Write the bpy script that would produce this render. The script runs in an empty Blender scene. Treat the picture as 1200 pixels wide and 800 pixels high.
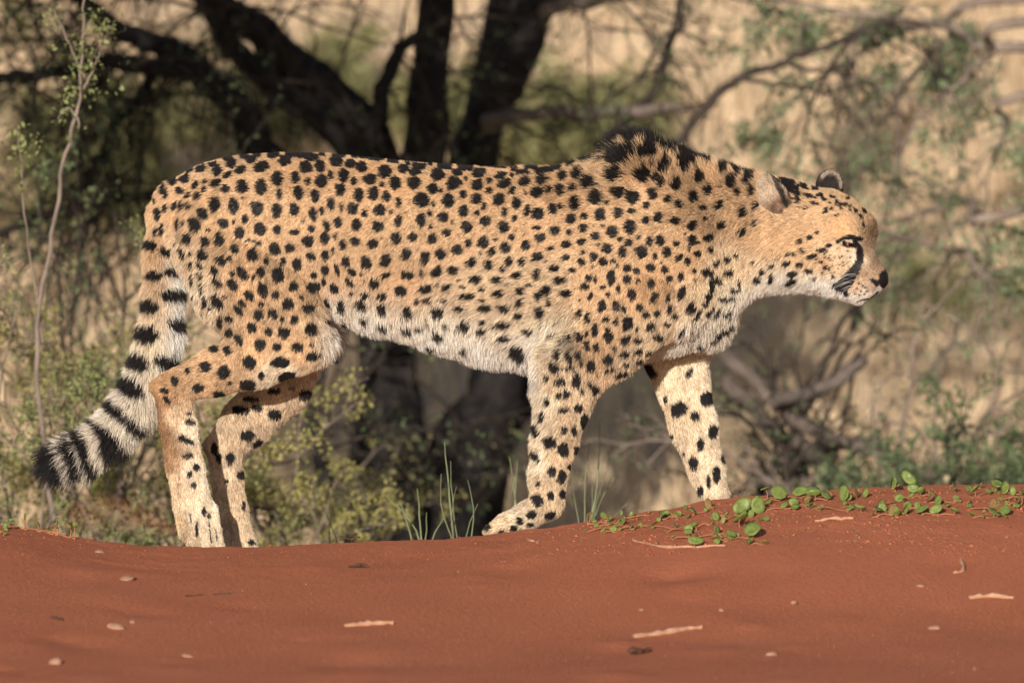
import bpy, math, random
import numpy as np
from mathutils import Vector, Quaternion
from mathutils.bvhtree import BVHTree

SC = bpy.context.scene
COL = SC.collection
R = math.radians
rng = np.random.default_rng(7)
random.seed(7)

# ------------------------------------------------------------------ camera, light, exposure
DIST, PITCH, PXM, ZMID = 18.0, R(5.5), 640.0, 0.39
FPX = PXM * DIST / math.cos(PITCH)               # focal length in photograph pixels (1200 wide)
CAM = np.array([0.0, -DIST, ZMID + DIST * math.tan(PITCH)])
FWD = np.array([0.0, math.cos(PITCH), -math.sin(PITCH)])
UPV = np.array([0.0, math.sin(PITCH), math.cos(PITCH)])

def P(px, py, y=0.0):
    """world point seen at pixel (px, py) at depth plane y"""
    d = FWD + np.array([1.0, 0, 0]) * ((px - 600) / FPX) + UPV * ((400 - py) / FPX)
    return CAM + d * ((y - CAM[1]) / d[1])

cam_data = bpy.data.cameras.new('camera')
cam = bpy.data.objects.new('camera', cam_data)
COL.objects.link(cam)
cam.location = CAM
cam.rotation_euler = (R(90) - PITCH, 0, 0)
cam_data.sensor_width = 36
cam_data.lens = FPX * 36 / 1200
cam_data.clip_end = 3000
cam_data.dof.use_dof = True
cam_data.dof.focus_distance = DIST / math.cos(PITCH) - 0.1
cam_data.dof.aperture_fstop = 5.3
SC.camera = cam

SUN_AZ, SUN_EL = R(13), R(17)                    # behind the camera, to its left
sun_dir = Vector((-math.sin(SUN_AZ) * math.cos(SUN_EL), -math.cos(SUN_AZ) * math.cos(SUN_EL), math.sin(SUN_EL)))
world = bpy.data.worlds.new('World')
SC.world = world
world.use_nodes = True
wn = world.node_tree.nodes
sky = wn.new('ShaderNodeTexSky')
sky.sky_type = 'NISHITA'
sky.sun_disc = False
sky.sun_elevation = SUN_EL
sky.sun_rotation = math.atan2(sun_dir.x, sun_dir.y)
world.node_tree.links.new(sky.outputs[0], wn['Background'].inputs[0])
wn['Background'].inputs[1].default_value = 0.075
sun = bpy.data.lights.new('sun', 'SUN')
sun.energy = 5.0
sun.angle = R(0.5)
sun.color = (1.0, 0.905, 0.785)
sun_ob = bpy.data.objects.new('sun', sun)
COL.objects.link(sun_ob)
sun_ob.rotation_euler = sun_dir.to_track_quat('Z', 'Y').to_euler()
sun_ob.location = (-4, -6, 8)
SC.view_settings.view_transform = 'Standard'
SC.view_settings.look = 'None'
SC.view_settings.exposure = 0.2
SC.view_settings.gamma = 1.0
SC.cycles_curves.shape = 'RIBBONS'
SC.cycles.max_bounces = 6
SC.cycles.transparent_max_bounces = 8

# ------------------------------------------------------------------ helpers
def tag(o, label=None, cat=None, group=None, kind=None):
    if label: o['label'] = label
    if cat: o['category'] = cat
    if group: o['group'] = group
    if kind: o['kind'] = kind
    return o

def mesh_obj(name, verts, faces, mat, parent=None, smooth=True):
    me = bpy.data.meshes.new(name)
    me.from_pydata([tuple(map(float, v)) for v in verts], [], [tuple(map(int, f)) for f in faces])
    return mesh_data_obj(name, me, mat, parent, smooth)

def mesh_data_obj(name, me, mat, parent=None, smooth=True):
    if smooth:
        me.polygons.foreach_set('use_smooth', np.ones(len(me.polygons), bool))
    if mat and not me.materials: me.materials.append(mat)
    o = bpy.data.objects.new(name, me)
    COL.objects.link(o)
    if parent: o.parent = parent
    return o

def mesh_np(name, V, F, mat, parent=None, smooth=True):
    """fast mesh from numpy arrays, all faces the same size"""
    V = np.asarray(V, np.float32); F = np.asarray(F, np.int32)
    n, k = F.shape
    me = bpy.data.meshes.new(name)
    me.vertices.add(len(V)); me.vertices.foreach_set('co', V.ravel())
    me.loops.add(n * k); me.loops.foreach_set('vertex_index', F.ravel())
    me.polygons.add(n)
    me.polygons.foreach_set('loop_start', np.arange(0, n * k, k, dtype=np.int32))
    me.update(calc_edges=True)
    me.validate()
    return mesh_data_obj(name, me, mat, parent, smooth)

def empty(name, loc=(0, 0, 0)):
    o = bpy.data.objects.new(name, None)
    o.location = [float(c) for c in loc]
    o.empty_display_size = 0.05
    COL.objects.link(o)
    return o

def child_at(o, parent):
    """parent o, whose mesh is in world coordinates, to an Empty that only has a location"""
    o.parent = parent
    o.location = [-c for c in parent.location]
    return o

class N:
    """tiny node-tree helper"""
    def __init__(s, name):
        s.m = bpy.data.materials.new(name); s.m.use_nodes = True
        s.t = s.m.node_tree; s.b = s.t.nodes['Principled BSDF']; s.out = s.t.nodes['Material Output']
    def n(s, typ, **kw):
        nd = s.t.nodes.new('ShaderNode' + typ)
        for k, v in kw.items():
            if k.startswith('i_'):
                key = k[2:]
                nd.inputs[int(key) if key.isdigit() else key.replace('_', ' ')].default_value = v
            else: setattr(nd, k, v)
        return nd
    def l(s, a, b): s.t.links.new(a, b)
    def ramp(s, fac, stops):
        r = s.n('ValToRGB'); e = r.color_ramp.elements
        while len(e) < len(stops): e.new(0.5)
        for q, (p, c) in zip(e, stops):
            q.position = p; q.color = (*c, 1) if len(c) == 3 else c
        s.l(fac, r.inputs[0]); return r.outputs[0]
    def noise(s, scale, detail=4, rough=0.55, vec=None):
        t = s.n('TexNoise', i_Scale=scale, i_Detail=detail, i_Roughness=rough)
        if vec is not None: s.l(vec, t.inputs['Vector'])
        return t.outputs['Fac']
    def pos(s): return s.n('NewGeometry').outputs['Position']
    def mix(s, fac, a, b, mode='MIX'):
        m = s.n('Mix', data_type='RGBA', blend_type=mode)
        for sock, v in ((m.inputs[0], fac), (m.inputs[6], a), (m.inputs[7], b)):
            if isinstance(v, bpy.types.NodeSocket): s.l(v, sock)
            elif isinstance(v, (int, float)): sock.default_value = v
            else: sock.default_value = (*v, 1)
        return m.outputs[2]
    def bump(s, h, strength=0.3, dist=0.01):
        b = s.n('Bump', i_Strength=strength, i_Distance=dist)
        s.l(h, b.inputs['Height']); s.l(b.outputs[0], s.b.inputs['Normal'])

def simple_mat(name, c1, c2, scale=30, rough=0.8, bump=0.0, spec=0.2, trans=0.0):
    m = N(name)
    f = m.noise(scale, 5, 0.6, m.pos())
    m.l(m.ramp(f, [(0.3, c1), (0.7, c2)]), m.b.inputs['Base Color'])
    m.b.inputs['Roughness'].default_value = rough
    m.b.inputs['Specular IOR Level'].default_value = spec
    if bump: m.bump(f, bump, 0.01)
    if trans:
        t = m.n('BsdfTranslucent')
        m.l(m.ramp(f, [(0.3, c1), (0.7, c2)]), t.inputs[0])
        x = m.n('MixShader', i_0=trans)
        m.l(m.b.outputs[0], x.inputs[1]); m.l(t.outputs[0], x.inputs[2]); m.l(x.outputs[0], m.out.inputs[0])
    return m.m

_nr = np.random.default_rng(99)
_nk = [( _nr.normal(size=(10, 3)), _nr.uniform(0, 6.28, 10)) for _ in range(8)]
def vnoise(p, freq, ch=0):
    """smooth pseudo noise in about -1..1 at points p (n,3)"""
    k, ph = _nk[ch % 8]
    return np.sin(p @ (k.T * freq) + ph).sum(1) / 3.6

def sstep(a, b, x):
    t = np.clip((x - a) / (b - a), 0, 1)
    return t * t * (3 - 2 * t)

# ------------------------------------------------------------------ ground
CREST_Y = -0.25
# crest of the sand as seen in the photograph (pixel x, pixel y)
CREST = [(-600, 610), (-200, 610), (0, 613), (45, 620), (90, 629), (150, 636), (220, 640), (300, 639), (400, 636), (500, 632),
         (570, 627), (640, 620), (700, 611), (760, 601), (830, 590), (900, 583), (1000, 575), (1100, 571), (1200, 568), (1600, 566), (2000, 570)]
_cx = np.array([P(a, b, CREST_Y)[0] for a, b in CREST]); _cz = np.array([P(a, b, CREST_Y)[2] for a, b in CREST])

def crest(x): return np.interp(x, _cx, _cz)

def ground_z(x, y):
    """height of the terrain: sand flat, low mound with a crest, slip face behind it, grassy plain, far rise"""
    x = np.asarray(x, float); y = np.asarray(y, float)
    zc = crest(x)
    flat = 0.028 + 0.0 * x
    p3 = np.stack([x, y, 0 * x], -1).reshape(-1, 3)
    und = (vnoise(p3, 2.2, 0) * 0.006 + vnoise(p3, 6.0, 1) * 0.0022).reshape(x.shape)
    near = sstep(-0.30, -1.5, y)                                    # 0 at the crest, 1 on the flat in front
    fade = sstep(-3, -1.0, y)
    front = zc * (1 - near) + flat * near + und * (0.3 + near) * 1.0
    back = y - CREST_Y
    drop = np.where(back > 0, 0.165 * back + 0.03 * sstep(0, 0.25, back), 0)
    r_ = np.maximum(back - 5.5, 0)
    low = -0.86 + 0.25 * np.minimum(r_ * r_ / (r_ + 2.0), 34) + 0.004 * np.maximum(back - 45, 0) + vnoise(p3, .35, 6).reshape(x.shape) * .10 * sstep(7, 12, back)
    rear = zc + und * 0.5 - drop
    k = 0.25
    h = np.clip(0.5 + 0.5 * (rear - low) / k, 0, 1)
    rear = low * (1 - h) + rear * h + k * h * (1 - h)
    z = np.where(y <= CREST_Y, front, rear)
    fine = (vnoise(p3, 28, 4) * .0016 + vnoise(p3, 75, 5) * .0009).reshape(x.shape)
    return z + fine * sstep(-1.1, -.4, y) * sstep(1.2, .2, y)

def grid_axis(stops):
    out = []
    for a, b, st in stops: out += list(np.arange(a, b - 1e-9, st))
    return np.array(out + [stops[-1][1]])

gx = grid_axis([(-700, -60, 40), (-60, -12, 4), (-12, -5, 1), (-5, -2.4, 0.3), (-2.4, -1.1, 0.04), (-1.1, 1.1, 0.011), (1.1, 2.4, 0.04), (2.4, 5, 0.3), (5, 12, 1), (12, 60, 4), (60, 700, 40)])
gy = grid_axis([(-120, -20, 20), (-20, -4, 1), (-4, -2.6, 0.2), (-2.6, -0.8, 0.016), (-0.8, 0.2, 0.010), (0.2, 0.6, 0.02), (0.6, 3, 0.1), (3, 24, 0.5), (24, 60, 3), (60, 240, 15), (240, 1400, 60)])
GX, GY = np.meshgrid(gx, gy)
GZ = ground_z(GX, GY)
# scattered dimples and small lumps of wind-blown sand near the camera
for _ in range(260):
    cx, cy = rng.uniform(-1.1, 1.1), rng.uniform(-2.4, -0.5)
    r = rng.uniform(0.02, 0.10); a = rng.normal() * 0.0028
    ii = (np.abs(gy - cy) < 3 * r).nonzero()[0]; jj = (np.abs(gx - cx) < 3 * r).nonzero()[0]
    if len(ii) and len(jj):
        s = np.ix_(ii, jj)
        GZ[s] += a * np.exp(-(((GX[s] - cx) / r) ** 2 + ((GY[s] - cy) / (r * 1.1)) ** 2))
ny_, nx_ = GX.shape
GV = np.stack([GX, GY, GZ], -1).reshape(-1, 3)
idx = np.arange(nx_ * ny_).reshape(ny_, nx_)
GF = np.stack([idx[:-1, :-1], idx[:-1, 1:], idx[1:, 1:], idx[1:, :-1]], -1).reshape(-1, 4)

m = N('red_sand_and_dry_plain')
pos = m.pos()
sep = m.n('SeparateXYZ'); m.l(pos, sep.inputs[0])
n1 = m.noise(3.5, 6, 0.6, pos); n2 = m.noise(900, 2, 0.6, pos); n3 = m.noise(60, 5, 0.6, pos)
red = m.ramp(n1, [(0.3, (0.48, 0.152, 0.080)), (0.55, (0.53, 0.174, 0.093)), (0.75, (0.58, 0.195, 0.106))])
red = m.mix(0.22, red, m.ramp(n2, [(0.35, (0.20, 0.06, 0.03)), (0.65, (0.60, 0.25, 0.13))]))
red = m.mix(0.20, red, m.ramp(n3, [(0.35, (0.30, 0.08, 0.04)), (0.7, (0.50, 0.17, 0.08))]))
dry = m.ramp(m.noise(0.35, 6, 0.6, pos), [(0.3, (0.56, 0.41, 0.275)), (0.5, (0.68, 0.51, 0.35)), (0.7, (0.75, 0.585, 0.41))])
mr = m.n('MapRange', i_From_Min=0.9, i_From_Max=3.2)
ad = m.n('Math', operation='MULTIPLY_ADD', i_1=1.5, i_2=0.0)
m.l(m.noise(1.5, 4, 0.6, pos), ad.inputs[0]); m.l(sep.outputs[1], ad.inputs[2]); m.l(ad.outputs[0], mr.inputs[0])
m.l(m.mix(mr.outputs[0], red, dry), m.b.inputs['Base Color'])
m.b.inputs['Roughness'].default_value = 0.95
m.b.inputs['Specular IOR Level'].default_value = 0.1
hs = m.n('Math', operation='ADD'); m.l(n2, hs.inputs[0])
h2 = m.n('Math', operation='MULTIPLY', i_1=2.0); m.l(m.noise(110, 4, 0.6, pos), h2.inputs[0]); m.l(h2.outputs[0], hs.inputs[1])
m.bump(hs.outputs[0], 0.7, 0.0045)
ground = mesh_np('ground', GV, GF, m.m)
tag(ground, 'red sand dune with a low crest running down to a dry tan plain', kind='structure')

# ------------------------------------------------------------------ cheetah: body as one continuous surface
YAW = R(20)
LAT = np.array([math.sin(YAW), math.cos(YAW), 0.0])       # head's own sideways axis, towards the far side
YAX = np.array([0.0, 1.0, 0.0])
def yh(px): return -0.004 - max(px - 880, 0) / PXM * math.tan(YAW)   # depth of the head's midline
def M(px): return px / PXM

class Cone:
    """tapered limb piece with an elliptical section"""
    def __init__(s, p0, r0, d0, p1, r1, d1, ax=YAX):
        s.p0, s.p1, s.r0, s.r1, s.d0, s.d1, s.ax = np.array(p0), np.array(p1), r0, r1, d0, d1, ax
    def bounds(s):
        m = max(s.r0, s.r1, s.d0, s.d1)
        return np.minimum(s.p0, s.p1) - m, np.maximum(s.p0, s.p1) + m
    def dist(s, q):
        e = s.p1 - s.p0
        t = np.clip(((q - s.p0) @ e) / max(e @ e, 1e-9), 0, 1)
        v = q - s.p0 - t[..., None] * e
        vy = v @ s.ax
        n2 = (v * v).sum(-1)
        vp2 = np.maximum(n2 - vy * vy, 0)
        rr = s.r0 + (s.r1 - s.r0) * t; dd = s.d0 + (s.d1 - s.d0) * t
        g = np.sqrt(vp2 / rr ** 2 + vy * vy / dd ** 2) + 1e-6
        return np.where(g < 0.3, (g - 1) * np.minimum(rr, dd), np.sqrt(n2) * (1 - 1 / g))

class Ellipsoid:
    def __init__(s, c, axes, rad): s.c, s.A, s.r = np.array(c), np.array(axes), np.array(rad)
    def bounds(s):
        m = s.r.max(); return s.c - m, s.c + m
    def dist(s, q):
        v = q - s.c
        g = np.sqrt((((v @ s.A.T) / s.r) ** 2).sum(-1)) + 1e-6
        return np.where(g < 0.3, (g - 1) * s.r.min(), np.sqrt((v * v).sum(-1)) * (1 - 1 / g))

# trunk sections: pixel x, top y, bottom y, half width (m)
TRUNK = [(188, 232, 262, .020), (198, 219, 300, .045), (215, 204, 330, .070), (240, 192, 350, .088), (280, 183, 362, .098), (330, 180, 368, .099),
         (380, 181, 372, .096), (430, 186, 380, .100), (480, 191, 392, .107), (540, 195, 410, .114), (600, 198, 422, .119), (650, 198, 429, .119),
         (700, 192, 428, .113), (745, 182, 424, .104), (790, 185, 414, .096), (825, 193, 398, .084), (850, 200, 376, .073), (880, 206, 347, .066),
         (910, 212, 336, .062), (945, 226, 328, .052), (965, 250, 300, .030)]
_t = np.array(TRUNK, float)
_xd = np.linspace(_t[0, 0], _t[-1, 0], 400)
def _sm(c):
    v = np.interp(_xd, _t[:, 0], _t[:, c]); k = np.hanning(23); k /= k.sum()
    return np.convolve(np.pad(v, 11, 'edge'), k, 'valid')
_top, _bot, _hw = _sm(1), _sm(2), _sm(3)
_xw = (_xd - 600) / PXM
_zt = np.array([P(600, a, 0)[2] for a in _top]); _zb = np.array([P(600, a, 0)[2] for a in _bot])

class Trunk:
    def bounds(s): return np.array([_xw[0] - .05, -.14, _zb.min()]), np.array([_xw[-1] + .05, .14, _zt.max()])
    def dist(s, q):
        x = q[..., 0]
        zt = np.interp(x, _xw, _zt); zb = np.interp(x, _xw, _zb); w = np.interp(x, _xw, _hw)
        zc = zb + (zt - zb) * 0.53
        h = np.where(q[..., 2] > zc, zt - zc, zc - zb)
        yc = yh(965) * np.clip((x - (820 - 600) / PXM) / (145 / PXM), 0, 1) ** 2
        dy = q[..., 1] - yc; dz = q[..., 2] - zc
        n = 2.25
        g = ((np.abs(dy) / w) ** n + (np.abs(dz) / h) ** n) ** (1 / n) + 1e-6
        d = np.where(g < 0.3, (g - 1) * np.minimum(w, h), np.sqrt(dy * dy + dz * dz) * (1 - 1 / g))
        ex = np.maximum(np.maximum(_xw[0] - x, x - _xw[-1]), 0)
        return np.sqrt(np.maximum(d, 0) ** 2 + ex ** 2) + np.minimum(d, 0)

PRIMS = []            # (group, k, op, primitive)
def chain(group, pts, k=0.012, k0=None):
    """pts: pixel x, pixel y, depth y, in-plane radius (px), half thickness (m)"""
    for i in range(len(pts) - 1):
        a, b = pts[i], pts[i + 1]
        PRIMS.append((group, k if (i or k0 is None) else k0, 1,
                      Cone(P(a[0], a[1], a[2]), M(a[3]), a[4], P(b[0], b[1], b[2]), M(b[3]), b[4])))

PRIMS.append(('trunk', 0.0, 1, Trunk()))
# shoulder blades and shoulder muscle, chest
for s, g in ((-1, 'nfore'), (1, 'ffore')):
    chain('trunk', [(742, 205, s * .056, 26, .026), (772, 290, s * .078, 50, .030), (782, 345, s * .080, 46, .032)], .055)
    chain('trunk', [(700, 300, s * .085, 60, .028), (640, 330, s * .09, 55, .026)], .04)
chain('trunk', [(795, 345, 0, 46, .062), (822, 372, .012, 27, .052)], .03)
chain('trunk', [(842, 368, .02, 20, .035), (834, 386, .02, 20, .035)], .025)
# near hind leg
chain('nhind', [(262, 262, -.052, 56, .040), (292, 330, -.066, 64, .044), (322, 372, -.072, 58, .046)], .016, .012)
chain('nhind', [(322, 372, -.070, 58, .044), (342, 398, -.072, 40, .040), (300, 418, -.074, 36, .036), (252, 436, -.077, 27, .027), (202, 454, -.079, 19, .019)], .012)
chain('nhind', [(205, 450, -.079, 15, .017), (184, 453, -.079, 9, .012)], .010)
chain('nhind', [(206, 458, -.079, 17, .017), (217, 500, -.079, 13, .015), (227, 550, -.078, 12, .015), (234, 595, -.076, 15, .019), (238, 628, -.076, 18, .022)], .010)
chain('nhind', [(190, 460, -.077, 9, .009), (197, 500, -.076, 10, .010), (207, 550, -.074, 11, .012), (217, 592, -.073, 13, .017), (222, 622, -.073, 13, .020)], .007)
for tx, ty, tr in ((222, -.094, 8.5), (237, -.098, 9.5), (250, -.088, 9)):
    chain('nhind', [(tx - 2, 596, ty + .010, tr * .8, .009), (tx, 622, ty, tr, .010), (tx + 5, 640, ty, tr * .9, .010)], .004)
# far hind leg
chain('fhind', [(300, 330, .060, 60, .040), (352, 400, .070, 36, .038), (330, 452, .074, 33, .033), (290, 494, .078, 29, .026), (262, 522, .079, 20, .019)], .014, .022)
chain('fhind', [(262, 520, .079, 17, .017), (246, 522, .079, 8, .011)], .01)
chain('fhind', [(266, 524, .079, 17, .017), (271, 560, .078, 13, .014), (276, 600, .077, 14, .017), (282, 635, .077, 17, .022), (292, 655, .077, 15, .025)], .010)
chain('fhind', [(252, 528, .081, 9, .010), (256, 560, .081, 9, .010), (263, 600, .080, 10, .013), (268, 632, .080, 11, .016)], .007)
# near foreleg, paw flexed back
chain('nfore', [(770, 345, -.084, 46, .032), (712, 398, -.092, 44, .034), (672, 430, -.093, 40, .034), (661, 470, -.091, 31, .030), (650, 520, -.088, 25, .026), (643, 558, -.086, 20.5, .023), (641, 588, -.084, 19, .023)], .014, .02)
chain('nfore', [(643, 590, -.084, 17, .022), (620, 603, -.084, 15, .024), (593, 615, -.084, 12, .025), (578, 620, -.084, 8, .020)], .010)
for ty in (-.100, -.088, -.076):
    chain('nfore', [(606, 607, ty, 8, .008), (585, 617, ty, 8, .008), (573, 622, ty, 6, .007)], .003)
# far foreleg reaching forward
chain('ffore', [(775, 360, .080, 44, .032), (792, 415, .085, 37, .034), (800, 450, .085, 30, .031), (813, 500, .084, 26.5, .027), (828, 550, .083, 20, .022), (839, 588, .083, 16, .020), (848, 622, .083, 15, .019), (856, 648, .083, 18, .026), (878, 658, .082, 12, .024)], .014, .03)
# tail (skin is much thinner than the furred outline)
TAIL = [(205, 232, 0, 19, .025), (193, 262, -.005, 16, .022), (189, 300, -.012, 16, .021), (190, 345, -.018, 17, .021), (187, 390, -.020, 17, .021),
        (176, 435, -.020, 17, .021), (157, 475, -.020, 17, .021), (128, 510, -.020, 17, .021), (95, 530, -.020, 15, .020), (66, 541, -.020, 9, .014)]
chain('tail', TAIL, .010, .018)
# head
def hp(px, py, lat=0.0):
    """point on the head: pixel position of the midline, then sideways along the head's own axis"""
    return P(px, py, yh(px)) + LAT * lat
def hc(a, b, k=0.015, lat=0.0):
    for s in ((1,) if lat == 0 else (-1, 1)):
        la = s * lat
        PRIMS.append(('head', k, 1, Cone(hp(a[0], a[1], la if len(a) < 5 else s * a[4]), M(a[2]), a[3], hp(b[0], b[1], la if len(b) < 5 else s * b[4]), M(b[2]), b[3], LAT)))
hc((930, 264, 50, .060), (972, 270, 44, .058), .03)
hc((972, 268, 44, .056), (998, 271, 28, .044), .015)
hc((1000, 270, 14, .016), (1006, 274, 10, .014), .014, lat=.030)          # brow ridges
hc((1000, 286, 20, .032), (1014, 312, 15, .024), .016)                     # nose bridge
hc((1014, 312, 15, .021), (1029, 325, 11, .018), .010)
hc((985, 318, 23, .034), (1015, 330, 20, .027), .02)                      # muzzle
hc((996, 331, 14, .013), (1017, 336, 12, .012), .012, lat=.021)           # lip pads
hc((925, 306, 33, .052), (975, 326, 19, .036), .02)                        # jaw
hc((975, 328, 15, .030), (1006, 344, 12, .020), .012)                      # chin
hc((936, 290, 32, .024, .040), (980, 306, 19, .018, .024), .028, lat=.04)             # cheeks
hc((1031, 323, 8, .016), (1034, 330, 6.5, .011), .006)                       # nose pad
EYE_R = 0.0105
EYES = []
for s in (-1, 1):
    c = hp(999.5, 284, s * .0302)
    EYES.append((s, c))
    PRIMS.append(('head', .008, -1, Ellipsoid(c + np.array([.004, 0, 0]) + LAT * s * .006, np.eye(3), (.0135, .0135, .009))))
for s in (-1, 1):                                                          # eyelids, brow over the eye
    for pa, pb, r in (((984, 281.5, .0388), (996, 277.6, .0380), 4.2), ((996, 277.6, .0380), (1010, 280, .032), 4.2), ((984, 285.5, .0375), (997, 290.2, .0366), 3.6), ((997, 290.2, .0366), (1010, 291, .030), 3.6)):
        PRIMS.append(('head', .005, 1, Cone(hp(pa[0], pa[1], s * pa[2]), M(r), M(r), hp(pb[0], pb[1], s * pb[2]), M(r), M(r), LAT)))
def unit(v): return np.asarray(v, float) / np.linalg.norm(v)
# near ear, laid back, cup open to the side; far ear behind the crown
ear_axes = {}
def ear(name, c, u, n, rad, cup):
    u = unit(u); n = np.asarray(n, float); n = unit(n - (n @ u) * u); v = np.cross(n, u)
    ear_axes[name] = (c, u, v, n, rad)
    PRIMS.append((name, .008, 1, Ellipsoid(c, [u, v, n], rad)))
    PRIMS.append((name, .004, -1, Ellipsoid(c + n * cup[0] + u * .004, [u, v, n], (rad[0] * .80, rad[1] * .76, cup[1]))))
ear('near_ear', P(908, 233, -.079), (-.42, -.16, .90), (-.42, -.88, .12), (.051, .029, .009), (.012, .011))
ear('far_ear', P(972, 219, .058), (.12, .25, .95), (.15, -.95, .2), (.033, .026, .010), (.011, .009))

# ---- sample the field and mesh it (naive surface nets)
VOX = 0.0034
lo = np.array([-0.90, -0.185, -0.06]); hi = np.array([0.715, 0.185, 0.80])
dims = np.ceil((hi - lo) / VOX).astype(int)
FLD = np.full(dims, 0.2, np.float32)
AXS = [lo[i] + VOX * np.arange(dims[i]) for i in range(3)]
for grp, k, op, pr in PRIMS:
    a, b = pr.bounds()
    mg = 0.03 + k
    i0 = np.clip(((a - mg - lo) / VOX).astype(int), 0, dims - 1); i1 = np.clip(((b + mg - lo) / VOX).astype(int) + 1, 0, dims)
    for xs in range(i0[0], i1[0], 60):
        xe = min(xs + 60, i1[0])
        sl = (slice(xs, xe), slice(i0[1], i1[1]), slice(i0[2], i1[2]))
        q = np.stack(np.meshgrid(AXS[0][sl[0]], AXS[1][sl[1]], AXS[2][sl[2]], indexing='ij'), -1)
        d = pr.dist(q).astype(np.float32)
        f = FLD[sl]
        if op < 0: d, f = -d, -f; f = -FLD[sl]
        if op > 0:
            if k <= 0: FLD[sl] = np.minimum(f, d)
            else:
                h = np.clip(0.5 + 0.5 * (f - d) / k, 0, 1)
                FLD[sl] = f + (d - f) * h - k * h * (1 - h)
        else:                                                   # smooth subtraction
            g = FLD[sl]
            h = np.clip(0.5 + 0.5 * (d - g) / max(k, 1e-5), 0, 1)
            FLD[sl] = g + (d - g) * h + k * h * (1 - h)

def surface_nets(F):
    nx, ny, nz = F.shape
    neg = F < 0
    c = [(i, j, k) for i in (0, 1) for j in (0, 1) for k in (0, 1)]
    cnt = np.zeros((nx - 1, ny - 1, nz - 1), np.int8)
    for i, j, k in c: cnt += neg[i:nx - 1 + i, j:ny - 1 + j, k:nz - 1 + k]
    cell = np.argwhere((cnt > 0) & (cnt < 8))
    ids = np.full(cnt.shape, -1, np.int32); ids[tuple(cell.T)] = np.arange(len(cell))
    acc = np.zeros((len(cell), 3)); w = np.zeros(len(cell))
    for ax in range(3):
        for o1 in (0, 1):
            for o2 in (0, 1):
                off = [0, 0, 0]; off[(ax + 1) % 3] = o1; off[(ax + 2) % 3] = o2
                A = cell + off; B = A.copy(); B[:, ax] += 1
                fa = F[tuple(A.T)]; fb = F[tuple(B.T)]
                x = (fa < 0) != (fb < 0)
                t = np.where(x, fa / np.where(x, fa - fb, 1), 0)
                p = np.array(off, float)[None].repeat(len(cell), 0); p[:, ax] += t
                acc[x] += p[x]; w[x] += 1
    V = cell + acc / w[:, None]
    quads = []
    for ax in range(3):
        sl0 = [slice(1, -1)] * 3; sl0[ax] = slice(0, -1)
        sl1 = [slice(1, -1)] * 3; sl1[ax] = slice(1, None)
        a = neg[tuple(sl0)]; b = neg[tuple(sl1)]
        e = np.argwhere(a != b); fl = a[tuple(e.T)]
        e = e + 1; e[:, ax] -= 1
        u, v = (ax + 1) % 3, (ax + 2) % 3
        def at(du, dv):
            q = e.copy(); q[:, u] -= du; q[:, v] -= dv
            return ids[tuple(q.T)]
        q = np.stack([at(1, 1), at(0, 1), at(0, 0), at(1, 0)], 1)
        q[~fl] = q[~fl][:, ::-1]
        quads.append(q)
    return V, np.concatenate(quads)

BV, BF = surface_nets(FLD)
BV = lo + BV * VOX
ok = (BF >= 0).all(1); BF = BF[ok]
def relax(V, F, it, f=0.5):
    for _ in range(it):
        acc = np.zeros_like(V); w = np.zeros(len(V))
        for a, b in ((0, 1), (1, 2), (2, 3), (3, 0)):
            for s, d in ((a, b), (b, a)):
                for c in range(3): acc[:, c] += np.bincount(F[:, s], V[F[:, d], c], len(V))
                w += np.bincount(F[:, s], minlength=len(V))
        V = V + f * (acc / np.maximum(w, 1)[:, None] - V)
    return V
BV = relax(BV, BF, 3, 0.5)
def face_n(V, F):
    return np.cross(V[F[:, 2]] - V[F[:, 0]], V[F[:, 3]] - V[F[:, 1]]) * 0.5
fn = face_n(BV, BF)
BN = np.zeros_like(BV)
for j in range(4):
    for c in range(3): BN[:, c] += np.bincount(BF[:, j], fn[:, c], len(BV))
BN /= np.linalg.norm(BN, axis=1)[:, None] + 1e-12
GROUPS = ['trunk', 'nhind', 'fhind', 'nfore', 'ffore', 'tail', 'head', 'near_ear', 'far_ear']
def part_of(q):
    d = np.full((len(q), len(GROUPS)), 9.0)
    for grp, k, op, pr in PRIMS:
        if op > 0:
            i = GROUPS.index(grp); d[:, i] = np.minimum(d[:, i], pr.dist(q))
    return d
print('cheetah verts', len(BV))

_vol = float((fn * BV[BF].mean(1)).sum())
print('signed volume', _vol)
if _vol < 0:
    BF = BF[:, ::-1].copy(); BN = -BN; fn = -fn
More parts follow.
